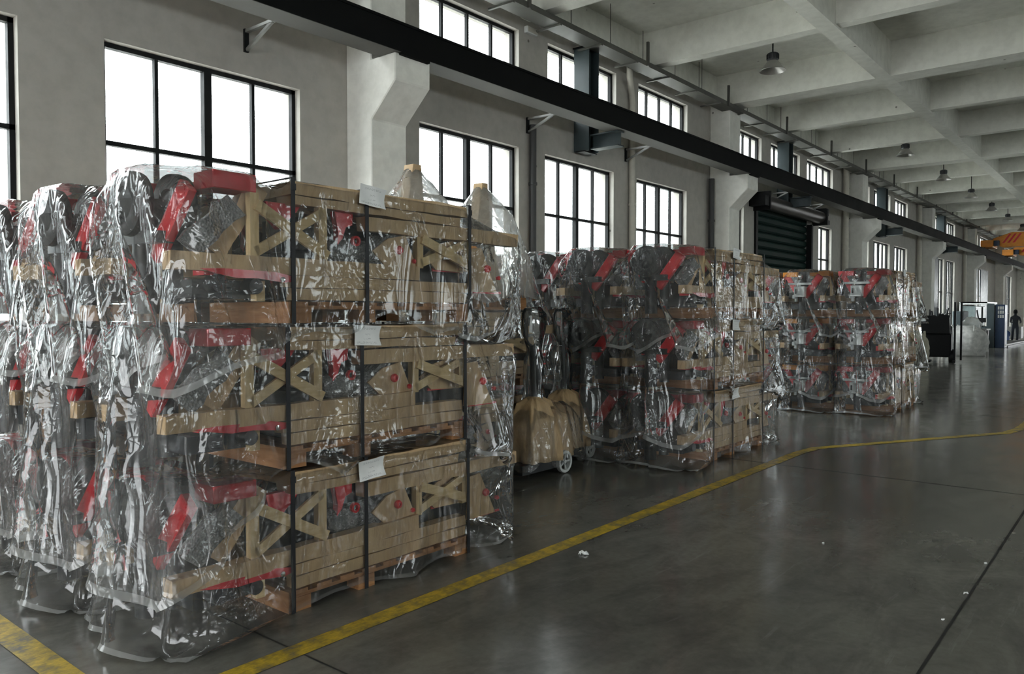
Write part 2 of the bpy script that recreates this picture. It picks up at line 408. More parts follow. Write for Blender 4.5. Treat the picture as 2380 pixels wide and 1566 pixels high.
# right wall, end walls (beyond the frame, they close the hall and carry its daylight)
RW=[(-6,-1.0),(1.5,6.5),(11.5,16.5),(21.5,26.5),(31.5,36.5),(41.5,46.5),(51.5,56.5),(61.5,66.5)]
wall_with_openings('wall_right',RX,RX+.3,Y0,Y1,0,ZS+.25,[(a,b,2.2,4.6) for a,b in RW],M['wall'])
for a,b in RW:
    window(RX,a,b,2.2,4.6,6,(3.2,),False,1); 
    portal(RX+.29,a,b,2.2,4.6,1)
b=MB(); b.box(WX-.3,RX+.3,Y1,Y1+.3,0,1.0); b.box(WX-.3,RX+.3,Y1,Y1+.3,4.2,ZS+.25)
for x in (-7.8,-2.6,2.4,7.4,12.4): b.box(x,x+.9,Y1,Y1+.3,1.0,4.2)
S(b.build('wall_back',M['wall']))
# entrance wall behind the camera with a wide open doorway
b=MB(); b.box(WX-.3,-5.5,Y0-.3,Y0,0,ZS+.25); b.box(2.6,RX+.3,Y0-.3,Y0,0,ZS+.25); b.box(-5.5,2.6,Y0-.3,Y0,4.6,ZS+.25)
S(b.build('wall_front',M['wall']))
def portal_y(y,x0,x1,z0,z1):
    d=bpy.data.lights.new('doorway_portal','AREA'); d.shape='RECTANGLE'; d.size=x1-x0; d.size_y=z1-z0; d.cycles.is_portal=True
    o=bpy.data.objects.new('doorway_portal',d); col.objects.link(o); o.location=((x0+x1)/2,y,(z0+z1)/2); o.rotation_euler=(R(90),0,0)
portal_y(Y0-.28,-5.5,2.6,0,4.6)
# ground outside, seen below the window sills and bouncing daylight up
S(MB().box(-60,WX-.4,-40,120,-.25,-.05).build('ground_outside',simple('pale_yard',(.6,.6,.57),.9)))

# ceiling: slab and downstand beams
S(MB().box(WX-.3,RX+.3,Y0-.3,Y1+.3,ZS,ZS+.25).build('ceiling',M['ceil']))
yb=[]
k=-3
y=6.02-PITCH*1
while y<Y1-3:
    S(MB().box(WX,RX,y,y+.52,ZB,ZS).build('ceiling_beam',M['ceil']))
    for j in (1,2):
        yy=y+PITCH*j/3+.02
        S(MB().box(WX,RX,yy,yy+.24,ZB+.03,ZS).build('ceiling_beam',M['ceil']))
    yb.append(y); y+=PITCH
for x in (-4.15,-.85,2.45,5.75,9.05):
    S(MB().box(x,x+.265,Y0,Y1,ZB-.004,ZS).build('ceiling_beam',M['ceil']))
S(MB().box(WX,WX+.14,Y0,Y1,ZB+.12,ZS).build('ceiling_beam',M['ceil']))

# columns with corbels carrying the crane beam
poly=[(WX,0),(-7.05,0),(-7.05,3.86),(-6.64,4.24),(-6.64,4.545),(-7.05,4.545),(-7.05,ZB),(WX,ZB)]
for k in range(-1,8):
    y=6.02+PITCH*k
    S(MB().prism(poly,y,y+.55,'y').build('column_%d'%(k+2),M['column'],bevel=.012))
for k in range(0,8):
    y=6.02+PITCH*k; S(MB().box(RX-.35,RX,y,y+.55,0,ZB).build('column_%d'%(k+12),M['column']))

# roller shutter door
root=empty('door_1',(WX,18.45,0)); S(root)
b=MB(); n=21; W=3.90
for i in range(n):
    z=i*.203; b.prism([(.175,z),(.14,z+.012),(.105,z+.05),(.105,z+.15),(.13,z+.185),(.175,z+.203),(.19,z+.203),(.19,z)],0,W,'x')
o=b.build('shutter_curtain',M['teal'],root); o.rotation_euler=(0,0,R(90)); o.location=(0,0,0)
S(o)
b=MB(); b.box(-.10,.05,-.09,.03,0,4.1); b.box(-.10,.05,W-.03,W+.09,0,4.1); S(b.build('guide_rail',M['black'],root))
b=MB(); b.tube([(.20,-.1,4.30),(.20,W+.15,4.30)],.17,20); S(b.build('shutter_drum',simple('shutter_roll',(.07,.062,.058),.4,.4),root,smooth=True))
b=MB(); b.box(0,.42,-.16,-.10,4.08,4.52); b.box(0,.42,W+.15,W+.21,4.08,4.52); b.box(.0,.40,-.42,-.16,4.16,4.40)
b.tube([(.2,W+.21,4.30),(.2,W+.55,4.30)],.11,14); b.box(.06,.34,W+.25,W+.5,4.36,4.56); b.box(.05,.35,W+.3,W+.58,4.12,4.24)
S(b.build('drive_motor',M['black'],root))

# ---------------------------------------------------------------- services on the wall
def bent_section(y0,y1):
    pass
root=empty('crane_runway_beam',(-6.76,0,4.55)); tag(root,'dark steel crane runway beam carried on the concrete corbels along the window wall','beam')
YA,YB=-8.6,82
b=MB(); b.box(.135-.30,.16,YA,YB,.0,.028); b.box(-.16,.16,YA,YB,.305,.335); b.box(.10,.145,YA,YB,.028,.305); b.box(-.012,.012,YA,YB,.028,.305)
b.build('girder',M['beam'],root)
MB().box(-.155,.155,YA,YB,-.004,.0).build('flange_underside',M['beam_under'],root)
b=MB(); b.box(-.035,.035,YA,YB,.335,.385)
b.build('crane_rail',M['beam'],root)
b=MB(); y=YA+.3
while y<YB: b.box(-.10,-.035,y,y+.06,.335,.365); b.box(.035,.10,y,y+.06,.335,.365); y+=.6
tag(b.build('rail_clips',M['beam'],root),kind='stuff')
for k in range(-1,8):
    y=6.02+PITCH*k
    MB().box(-.17,.17,y+.06,y+.5,-.03,.0-.004).build('bearing_plate',M['beam'],root)

root=empty('cable_tray',(-7.08,0,5.93)); tag(root,'long grey steel cable tray hung under the ceiling above the upper windows','cable tray')
b=MB(); b.box(.13,.15,YA,YB,0,.085); b.box(-.15,-.13,YA,YB,0,.085); b.box(-.13,.13,YA,YB,.0,.008)
b.build('tray',M['tray'],root)
b=MB(); y=YA+.25
while y<YB: b.box(-.30,.16,y,y+.04,-.025,.0); y+=1.12
tag(b.build('cross_bracket',M['tray'],root),kind='stuff')
y=3.2; i=0
while y<60:
    b=MB()
    if i%3==2: b.box(.135,.175,y,y+.05,.0,.42)
    else: b.box(.10,.108,y,y+.008,.08,.75)
    b.build('hanger',M['tray'],root)
    if i%2==0: MB().box(-.11,-.10,y+.3,y+.31,.08,.75).build('hanger',M['tray'],root)
    y+=1.12; i+=1

BR={4.68:'first from the near window',9.50:'above the dark downpipe past the first corbel',12.39:'beside the white drain pipe',19.2:'over the near end of the roller shutter',20.6:'over the middle of the roller shutter',21.9:'over the far end of the roller shutter',27.6:'between the third corbel and the wide window',30.0:'past the third corbel, the farther one'}
for y,w in BR.items():
    root=empty('wall_bracket',(WX,y,4.57)); tag(root,'thin triangular wall bracket under the crane beam, '+w,'bracket','wall brackets under the crane beam')
    MB().box(0,.03,-.025,.025,-.20,.04).build('wall_plate',M['black'],root)
    MB().box(0,.66,-.02,.02,.0,.03).build('arm',M['galv'],root)
    MB().bar((.03,0,-.18),(.50,0,.01),.03,.03).build('brace',M['galv'],root)
for y,w in ((10.9,'in front of the second upper window past the near column'),(19.95,'in front of the upper windows over the shutter'),(29.2,'in front of the upper windows of the third bay'),(38.9,'in front of the upper windows of the fourth bay')):
    root=empty('steel_post',(WX,y,4.28)); tag(root,'dark steel H-section bracket post '+w,'steel post','steel bracket posts on the window wall')
    b=MB(); b.box(.005,.30,-.15,-.13,0,1.68); b.box(.005,.30,.13,.15,0,1.68); b.box(.14,.16,-.13,.13,0,1.68); b.build('post',M['bluegrey'],root)
    b=MB(); b.box(.30,.82,-.10,.10,.02,.04); b.box(.30,.82,-.10,.10,.24,.26); b.box(.30,.82,-.01,.01,.04,.24); b.build('arm',M['bluegrey'],root)
    MB().box(.06,.24,-.19,.19,-.02,.0).build('end_plate',M['black'],root); MB().box(.005,.34,-.19,.19,1.68,1.70).build('end_plate',M['black'],root)
def pipe(label,pts,r,mat,name='downpipe'):
    root=empty(name,(pts[0][0],pts[0][1],0)); tag(root,label,'pipe')
    o=Vector((pts[0][0],pts[0][1],0)); P=[Vector(p)-o for p in pts]
    MB().tube(P,r,14).build('pipe',mat,root,smooth=True)
    for z in (2.4,3.6): MB().tube([(0,0,z-.02),(0,0,z+.02)],r*1.25,14).build('pipe_clamp',mat,root)
    return root
M['pvc']=simple('white_pvc',(.55,.52,.45),.5); M['dpipe']=simple('dark_pipe',(.035,.035,.035),.5)
pipe('dark square-looking downpipe on the wall left of the second window past the near column',[(-7.43,9.56,0),(-7.43,9.56,4.5)],.055,M['dpipe'])
pipe('white drain pipe bent at its top beside the third window past the near column',[(-7.43,12.52,0),(-7.43,12.52,5.45),(-7.43,12.50,5.6),(-7.36,12.30,5.85),(-7.36,12.3,6.3)],.055,M['pvc'])
pipe('black pipe climbing beside the second corbel column',[(-7.40,15.78,0),(-7.40,15.78,4.5)],.06,M['dpipe'])
pipe('white drain pipe next to the third corbel column',[(-7.38,25.2,0),(-7.38,25.2,6.3)],.09,M['pvc'])
pipe('white drain pipe next to the fourth corbel column',[(-7.38,35.0,0),(-7.38,35.0,6.3)],.09,M['pvc'])
pipe('white drain pipe next to the fifth corbel column',[(-7.38,44.9,0),(-7.38,44.9,6.3)],.09,M['pvc'])

# pendant bell lamps
def lamp():
    root=empty('pendant_lamp',(0,0,0))
    MB().tube([(0,0,.30),(0,0,ZS-5.78)],.012,8).build('stem',M['black'],root)
    MB().lathe([(.0,.16),(.085,.16),(.095,.19),(.095,.29),(.06,.31),(.0,.31)],seg=20).build('housing',M['dark'],root,smooth=True)
    b=MB(); 
    for k in range(14):
        t=2*math.pi*k/14; b.bar((.09*math.cos(t),.09*math.sin(t),.19),(.09*math.cos(t),.09*math.sin(t),.28),.006,.03,up=(math.cos(t),math.sin(t),0))
    b.build('cooling_fins',M['dark'],root)
    MB().lathe([(.09,.165),(.12,.12),(.19,.03),(.225,.0),(.22,-.004),(.18,.024),(.11,.11),(.085,.15)],seg=32,close=True).build('lamp_shade',simple('brushed_aluminium',(.42,.41,.39),.35,.8),root,smooth=True)
    MB().lathe([(.0,.10),(.10,.10),(.10,.115),(.0,.115)],seg=20).build('lens',M['galv'],root,smooth=True)
    return root
L0=lamp()
LW=['nearest and largest of the row of bell lamps','second of the row from the near end','third of the row from the near end','fourth of the row from the near end','fifth of the row from the near end','sixth bell lamp, tiny and almost at the crane','seventh bell lamp, beyond the crane']
for i,y in enumerate((13.35,22.65,27.5,32.3,36.9,41.4,46.5)):
    o=L0 if i==0 else copy_tree(L0)
    o.location=(-5.15,y,5.78); tag(o,'grey bell lamp on a rod, '+LW[i],'lamp','bell lamps hanging from the ceiling')

o=empty('emergency_light',(WX,9.55,5.93)); tag(o,'small white emergency light box on the wall just under the cable tray','emergency light')
MB().box(0,.07,-.13,.13,-.05,.05).build('housing',M['white'],o,bevel=.008)
MB().box(.07,.075,-.11,.11,-.035,.035).build('diffuser',M['pvc'],o)

# ---------------------------------------------------------------- film-wrapped machine crates
# (x0,x1,y0,y1,z0,z1) volumes of one crate's contents that carry the film
CRATE_BOXES = [
 (-.74,0,0,1.38,0,.13),(-.74,0,.0,1.36,.13,.33),
 (-.08,.0,-.67,.9,.255,.345),(-.74,-.66,-.62,.9,.255,.345),
 (-.36,0,.0,1.37,.64,.75),(-.72,-.40,.0,1.37,.60,.72),
 (-.08,.0,.5,1.9,.53,.61),(-.74,-.67,.5,1.8,.52,.60),
 (-.05,.0,-.25,.26,.33,.66),(-.05,.0,.92,1.38,.33,.56),(-.72,-.67,-.25,1.38,.33,.62),
 (-.18,-.005,-.44,-.20,.66,.757),(-.60,-.24,-.66,-.38,.40,.775),(-.70,-.04,-.50,-.38,.67,.76),
 (-.62,-.12,.1,1.5,.3,.62),(-.52,-.30,-.62,-.40,.05,.60),
 (-.10,-.03,1.38,1.74,.15,.45),(-.6,-.1,1.3,1.75,.15,.5)]
STRAP_Y=(0.0,.5,1.37)
def make_bag(seed, floor, nx=26, ny=86, nz=28, steps=120, iters=10, front_drop=.24, hem=.06, top=.80, slack=-.12, grav=2.0, flare=.06):
    rng=np.random.default_rng(seed)
    X0,X1,Y0,Y1=-.80,.045,-.73,1.935
    xs=np.linspace(X0,X1,nx+1); ys=np.linspace(Y0,Y1,ny+1)
    idx={}; P=[]; grid_top=np.zeros((nx+1,ny+1),int)
    for i in range(nx+1):
        for j in range(ny+1):
            grid_top[i,j]=len(P); P.append((xs[i],ys[j],top))
    ring=[(i,0) for i in range(nx)]+[(nx,j) for j in range(ny)]+[(i,ny) for i in range(nx,0,-1)]+[(0,j) for j in range(ny,0,-1)]
    n=len(ring); side=np.zeros((nz+1,n),int)
    side[0]=[grid_top[i,j] for i,j in ring]
    rp=np.array([(xs[i],ys[j]) for i,j in ring])
    t=np.clip((-.05-rp[:,1])/.6,0,1); drop=hem+front_drop*t*t*(3-2*t)+.05*np.sin(rp[:,1]*5+seed)+.04*np.sin(rp[:,1]*11+rp[:,0]*7+seed*2)
    if floor: drop=-.05+.0*t+.03*np.sin(rp[:,1]*6+seed)+.07*t
    drop=drop+slack
    c=np.array([(X0+X1)/2,(Y0+Y1)/2])
    for k in range(1,nz+1):
        f=k/nz
        for m in range(n):
            side[k,m]=len(P)
            d=rp[m]-np.clip(rp[m],[-.6,-.3],[-.2,1.5]); d=d/(np.linalg.norm(d)+1e-6)
            fl=.05*f*(.12+t[m])+flare*f*f*t[m]*(1+.35*np.sin(m*.35+seed))
            P.append((rp[m,0]+d[0]*fl,rp[m,1]+d[1]*fl,top-(top+drop[m])*f))
    P=np.array(P,float)
    E=[]
    def add(a,b): E.append(np.stack([a.ravel(),b.ravel()],1))
    g=grid_top
    add(g[:-1],g[1:]);add(g[:,:-1],g[:,1:]);add(g[:-1,:-1],g[1:,1:]);add(g[1:,:-1],g[:-1,1:])
    s=side; s2=np.concatenate([s,s[:,:1]],1)
    add(s[:-1],s[1:]);add(s2[1:,:-1],s2[1:,1:]);add(s2[:-1,:-1],s2[1:,1:]);add(s2[:-1,1:],s2[1:,:-1])
    ne=sum(len(e) for e in E)
    # weak bending over two cells
    B=[];
    def addb(a,b): B.append(np.stack([a.ravel(),b.ravel()],1))
    addb(s[:-2],s[2:]); s3=np.concatenate([s,s[:,:2]],1); addb(s3[:,:-2],s3[:,2:])
    E=np.concatenate(E+B); stiff=np.ones(len(E)); stiff[ne:]=.22
    L=np.linalg.norm(P[E[:,0]]-P[E[:,1]],axis=1)*1.015
    # greedy colouring
    used=[set() for _ in range(len(P))]; col=np.zeros(len(E),int)
    for e,(a,b) in enumerate(E.tolist()):
        ua,ub=used[a],used[b];c_=0
        while c_ in ua or c_ in ub:c_+=1
        ua.add(c_);ub.add(c_);col[e]=c_
    cols=[np.nonzero(col==c_)[0] for c_ in range(col.max()+1)]
    cols=[(E[q,0],E[q,1],L[q],stiff[q]*.5) for q in cols]
    Bx=list(CRATE_BOXES)
    if not floor: Bx+=[(a,b,c_,d,e-.775,f-.775) for a,b,c_,d,e,f in CRATE_BOXES]
    Bx=np.array(Bx); m_=.008; lo=Bx[:,[0,2,4]]-m_; hi=Bx[:,[1,3,5]]+m_
    X=P+rng.normal(0,.002,P.shape); V=np.zeros_like(X)
    push=[]
    for q_ in range(7):
        f_=np.zeros_like(P)
        for w_ in range(5):
            kk=rng.normal(0,1,3)*(4+w_*4); f_+=np.sin(P@kk+rng.random()*6)[:,None]*rng.normal(0,1,3)*np.where(P[:,1:2]>0,.45,1)
        push.append(f_*.35)
    rest=P.copy()
    strap=[np.nonzero((np.abs(rest[:,1]-sy)<.026)&(rest[:,0]>-.1)&(rest[:,2]>0))[0] for sy in STRAP_Y]
    def collide(X):
        for b in range(len(lo)):
            q=np.nonzero(((X>lo[b])&(X<hi[b])).all(1))[0]
            if len(q)==0: continue
            x=X[q]; d=np.concatenate([x-lo[b],hi[b]-x],1)
            d[:,2]+=9  # never push down
            k=d.argmin(1); r=np.arange(len(q)); ax=k%3
            x[r,ax]=np.where(k<3,lo[b][ax],hi[b][ax]); X[q]=x
        if floor:
            np.maximum(X[:,2],.006,out=X[:,2])
    for st in range(steps):
        prev=X.copy()
        V[:,2]-=grav*.014
        if st<70: V+=push[st%7]*(1-st/70)*.20
        if st>steps-25: V[:]=0
        X=X+V*.014
        for it in range(iters):
            for a,b,l,k in cols:
                d=X[b]-X[a]; ln=np.sqrt((d*d).sum(1))+1e-9
                c_=(k*(ln-l)/ln); 
                d*=c_[:,None]; X[a]+=d; X[b]-=d
            if it%3==2: collide(X)
        collide(X)
        for q in strap: X[q,0]=np.minimum(X[q,0],.010)
        mv=X-prev; 
        if floor:
            on=X[:,2]<.01; mv[on,:2]*=.3; X[on,:2]=prev[on,:2]+mv[on,:2]
        V=np.clip(mv/.014,-2.2,2.2)*.965
    # relax the finest crumples, as stiff film would
    deg=np.bincount(E[:ne].ravel(),minlength=len(X)).astype(float)[:,None]
    for _ in range(3):
        A=np.zeros_like(X)
        for c_ in range(3): A[:,c_]=np.bincount(E[:ne,0],X[E[:ne,1],c_],len(X))+np.bincount(E[:ne,1],X[E[:ne,0],c_],len(X))
        Y=X+(A/deg-X)*.5; hv=side[-1]; Y[hv]=X[hv]; X=Y; collide(X)
        for q in strap: X[q,0]=np.minimum(X[q,0],.010)
    F=[]
    for i in range(nx):
        for j in range(ny): F.append((g[i,j],g[i+1,j],g[i+1,j+1],g[i,j+1]))
    for k in range(nz):
        for m in range(n):
            m2=(m+1)%n; F.append((s[k,m],s[k+1,m],s[k+1,m2],s[k,m2]))
    hemv=s[-1]
    return X,F,hemv

def bag_mesh(name,seed,floor,**k):
    X,F,h=make_bag(seed,floor,**k)
    me=bpy.data.meshes.new(name); me.from_pydata(X.tolist(),[],F)
    me.materials.append(M['film']); me.materials.append(M['hem'])
    hs=set(h.tolist())
    mi=[1 if any(v in hs for v in f) else 0 for f in F]
    me.polygons.foreach_set('material_index',mi); me.polygons.foreach_set('use_smooth',[True]*len(F)); me.update()
    a=me.attributes.new('slack','FLOAT','POINT')
    y,z=X[:,1],X[:,2]; sl=np.clip(np.maximum.reduce([(-.02-y)/.2,(y-1.42)/.25,(-z)/.1 if not floor else z*0]),0,1)
    a.data.foreach_set('value',sl.astype(np.float32))
    return me
def paper(parent,x,y,z,w=.19,h=.115,rz=0,tilt=0,name='paper_label'):
    n=8; vs=[];fs=[]
    for i in range(n+1):
        for j in range(5):
            u=i/n;v=j/4
            vs.append((.004*math.sin(u*9+v*3)+.010*(v-.5)**2*4*(.5+u),(u-.5)*w,(v-.5)*h))
    for i in range(n):
        for j in range(4): a=i*5+j; fs.append((a,a+5,a+6,a+1))
    me=bpy.data.meshes.new(name); me.from_pydata(vs,[],fs); uv=me.uv_layers.new()
    for l in me.loops:
        vi=l.vertex_index; uv.data[l.index].uv=((vi//5)/n,(vi%5)/4)
    me.materials.append(M['paper']); me.polygons.foreach_set('use_smooth',[True]*len(fs))
    o=bpy.data.objects.new(name,me); col.objects.link(o); o.parent=parent; o.location=(x,y,z); o.rotation_euler=(tilt,0,rz); return o
def base_parts(root,rng,long=True):
    # pallet
    b=MB(); y=0
    while y<1.32: b.box(-.74,0,y,y+.10,.095,.115); y+=.16
    pal=b.build('pallet',M['palletx'],root)
    for x in (-.05,-.37,-.69):
        for y in (.0,.45,1.26): MB().box(x-.05,x+.05,y,y+.12,.0,.075).build('pallet_block',M['pallet'],pal)
    for x in (-.095,-.42,-.74): MB().box(x,x+.09,0,1.38,.075,.095).build('pallet_runner',M['pallet'],pal)
    MB().box(-.74,-.002,-.022,0,.0,.115).build('pallet_header',M['palletx'],pal)
    # lower cardboard-wrapped rails
    J=.0035
    MB().bar((-.04,.02,.155),(-.04,1.36,.155),.07,.065,n=9,jit=J,rng=rng).build('wrapped_rail',M['card'],root)
    MB().bar((-.045,-.02,.222),(-.045,1.37,.222),.075,.062,n=9,jit=J,rng=rng).build('wrapped_rail',M['card'],root)
    MB().bar((-.04,-.66 if long else .0,.302),(-.04,.93,.300),.075,.088,n=12,jit=J,rng=rng).build('wrapped_fork',M['card'],root)
    MB().bar((-.70,-.62 if long else .0,.300),(-.70,.93,.300),.075,.088,n=12,jit=J,rng=rng).build('wrapped_fork',M['card'],root)
    MB().bar((-.70,.0,.19),(-.70,1.36,.19),.07,.12,n=6,jit=J,rng=rng).build('wrapped_rail',M['card'],root)
    # upper rails and top sheet
    MB().bar((-.04,.50,.572),(-.04,1.90,.572),.075,.085,n=12,jit=J,rng=rng).build('wrapped_boom',M['card'],root)
    MB().bar((-.70,.50,.560),(-.70,1.78,.560),.07,.08,n=10,jit=J,rng=rng).build('wrapped_boom',M['card'],root)
    b=MB()
    b.bar((-.18,.01,.715),(-.18,1.37,.722),.35,.072,n=10,jit=.005,rng=rng); b.bar((-.08,.02,.655),(-.08,1.30,.648),.15,.05,n=8,jit=.005,rng=rng)
    b.build('cardboard_top',M['card'],root)
    MB().bar((-.56,.05,.68),(-.56,1.36,.69),.30,.06,n=6,jit=.006,rng=rng).build('cardboard_top',M['card'],root)
    # X-braced wooden frames
    for y0,zb,zt in ((-.235,.335,.665),(.925,.335,.575)):
        f=MB(); f.box(-.055,-.015,y0,y0+.05,zb,zt); f.box(-.055,-.015,y0+.42,y0+.475,zb,zt)
        fr=f.build('brace_frame',M['woodz'],root)
        H=zt-zb
        MB().bar((-.006,y0+.03,zt-.06),(-.006,y0+.47,zb+.03),.018,.058,up=(0,0,1)).build('brace_board',M['wood'],fr)
        MB().bar((-.024,y0+.03,zb+.03),(-.024,y0+.45,zt-.06),.018,.052,up=(0,0,1)).build('brace_board',M['wood'],fr)
    # machine body, mostly hidden
    b=MB(); b.box(-.62,-.14,.12,1.28,.13,.40); b.box(-.55,-.2,.2,.8,.40,.60); b.tube([(-.35,.9,.42),(-.35,1.5,.5)],.10,14)
    b.box(-.62,-.12,1.28,1.55,.18,.34)
    b.build('machine_body',M['dark'],root,bevel=.006)
    b=MB(); b.lathe([(.0,.30),(.05,.30),(.075,.36),(.08,.6),(.07,.82),(.04,.86),(.0,.86)],(-.12,.0,.405),'y',16)
    b.build('bubble_wrapped_cylinder',M['bubble'],root,smooth=True)
    b=MB(); b.bar((-.10,.62,.36),(-.12,.86,.60),.10,.13,n=4,jit=.012,rng=rng); b.build('bubble_wrapped_motor',M['bubble'],root,smooth=True)
    # cardboard guards with red hubs
    for k,(yy,xx) in enumerate(((.70,-.03),(1.16,-.065),(1.53,-.045))):
        poly=[(yy-.02,.335),(yy+.24,.325),(yy+.14,.53),(yy+.0,.50),(yy-.12,.42)] if k<2 else [(yy-.10,.20),(yy+.19,.20),(yy+.03,.50),(yy-.08,.49)]
        g=MB().prism(poly,xx-.012,xx,'x').build('cardboard_guard',M['card'],root)
        hz=.435 if k<2 else .36
        MB().lathe([(0,-.01),(.022,-.01),(.027,.012),(.020,.024),(.010,.024),(.010,.014),(0,.014)],(xx,yy+.08,hz),'x',18).build('red_hub',M['redplastic'],g,smooth=True)
        if k!=1: MB().lathe([(0,-.01),(.013,-.01),(.015,.010),(.008,.018),(0,.018)],(xx,yy+.205,hz-.06),'x',14).build('red_bolt_cap',M['redplastic'],g,smooth=True)
        b=MB().box(xx-.03,xx-.02,yy-.03,yy+.26,.325 if k<2 else .19,.345 if k<2 else .205); b.build('red_edge',M['red'],g)
    # red brackets seen through the openings
    MB().prism([(-.02,.50),(.09,.60),(.12,.64),(-.10,.64),(-.08,.56)],-.12,-.08,'x').build('red_bracket',M['red'],root)
    MB().prism([(.33,.63),(.46,.63),(.455,.56),(.41,.545),(.385,.48),(.35,.44),(.355,.51)],-.10,-.06,'x').build('red_bracket',M['red'],root)
    MB().lathe([(.018,0),(.030,0),(.030,.02),(.018,.02)],(-.06,.47,.47),'x',18,close=True).build('red_ring',M['redplastic'],root,smooth=True)
def straps(root,ys=(0.0,.5,1.375)):
    for y in ys:
        b=MB(); w=.013; t=.0025
        b.box(.011,.011+t,y-w,y+w,-.004,.765); b.box(-.75,.0135,y-w,y+w,.765,.7675); b.box(-.7525,-.75,y-w,y+w,-.004,.7675)
        b.build('strap',M['strap'],root)
        MB().box(.0135,.0175,y-w-.003,y+w+.003,.70,.735).build('strap_buckle',M['strap'],root)
def engine_end(root,rng,kind):
    if kind=='tyre':
        for y,x in ((-.62,-.44),(-.44,-.36)):
            ty=MB(); prof=[(.085,-.042),(.135,-.048),(.160,-.034),(.165,0),(.160,.034),(.135,.048),(.085,.042)]
            ty.lathe(prof,(x,y,.603),'y',30,close=True)
            t=ty.build('tyre',M['rubber'],root,smooth=True)
            MB().lathe([(0,-.02),(.03,-.035),(.075,-.03),(.087,-.04),(.087,.04),(.075,.03),(.03,.035),(0,.02)],(x,y,.603),'y',20).build('wheel_rim',M['dark'],t,smooth=True)
        MB().lathe([(0,.34),(.045,.34),(.06,.42),(.11,.54),(.14,.62),(.0,.63)],(-.43,-.55,0),'z',22).build('black_cowl',M['rubber'],root,smooth=True)
        b=MB(); b.tube([(-.42,-.56,.05),(-.42,-.56,.44)],.062,16); b.tube([(-.31,-.48,.10),(-.31,-.48,.46)],.05,14); b.box(-.52,-.24,-.62,-.40,.40,.46)
        b.build('drive_column',M['dark'],root,smooth=True)
        rc=M['red']
    else:
        pl=MB().box(-.60,-.22,-.66,-.62,.525,.56).build('white_crossbar',M['white'],root,bevel=.004)
        b=MB(); b.box(-.50,-.33,-.66,-.46,.33,.50); b.box(-.53,-.48,-.64,-.5,.30,.36); b.tube([(-.48,-.60,.25),(-.48,-.60,.33)],.025,12)
        wb_=b.build('control_box',M['white'],root,bevel=.006)
        MB().box(-.48,-.455,-.665,-.66,.38,.46).build('switch_panel',M['black'],wb_)
        MB().lathe([(0,-.045),(.025,-.038),(.042,-.015),(.042,.015),(.025,.038),(0,.045)],(-.41,-.60,.66),'z',18).build('ball_knob',M['chrome'],root,smooth=True)
        b=MB(); b.tube([(-.41,-.52,.05),(-.41,-.52,.74)],.055,16); b.tube([(-.33,-.50,.5),(-.33,-.50,.74)],.03,12); b.build('drive_column',M['dark'],root,smooth=True)
        rc=M['orange'] if kind=='orange' else M['red']
    b=MB(); b.box(-.735,-.49,-.52,-.42,.665,.742) if kind!='tyre' else b.box(-.735,-.55,-.50,-.42,.672,.742)
    b.box(-.18,-.01,-.44,-.20,.665,.752); b.box(-.56,-.17,-.36,-.29,.68,.735)
    b.build('red_crossbar' if kind!='orange' else 'orange_crossbar',rc,root,bevel=.004)
    MB().bar((-.12,-.50,.68),(-.36,-.54,.33),.05,.11,up=(1,0,.6)).build('red_arm',M['red'],root,bevel=.006)
    MB().bar((-.67,-.48,.68),(-.50,-.52,.40),.04,.08,up=(1,0,.6)).build('red_arm',M['red'],root,bevel=.006)
    b=MB(); b.bar((-.11,-.14,.70),(-.17,-.36,.36),.12,.10,n=5,jit=.01,rng=rng); b.build('cardboard_wrap',M['card'],root)
    b=MB(); b.bar((-.09,-.28,.60),(-.13,-.50,.38),.08,.12,n=6,jit=.014,rng=rng); b.build('bubble_wrapped_arm',M['bubble'],root,smooth=True)
    b=MB(); b.bar((-.66,-.20,.66),(-.60,-.46,.36),.10,.14,n=6,jit=.014,rng=rng); b.build('bubble_wrapped_arm',M['bubble'],root,smooth=True)
    # red curved side plate with roller
    poly=[(-.52,.322),(-.40,.328),(-.10,.322),(.02,.30),(.02,.275),(-.05,.268),(-.20,.285),(-.32,.283),(-.42,.30)]
    pl=MB().prism([(y,z-.055) for y,z in poly],-.005,.0,'x').build('red_side_plate',M['red'],root)
    MB().lathe([(0,0),(.014,0),(.014,.008),(0,.010)],(.0,-.06,.228),'x',14).build('pivot_bolt',M['chrome'],pl,smooth=True)
    b=MB(); b.lathe([(0,-.08),(.045,-.08),(.045,.0),(0,.0)],(-.02,-.40,.20),'x',18); b.lathe([(0,-.08),(.04,-.08),(.04,.0),(0,.0)],(-.02,-.20,.19),'x',18); b.box(-.6,-.1,-.5,-.1,.13,.22)
    b.build('roller',M['dark'],root,smooth=True)
    MB().box(-.16,-.06,-.46,-.38,.24,.31).build('red_latch',M['red'],root)
    MB().box(-.10,-.05,-.18,-.13,.115,.22).build('wood_block',M['wood'],root)

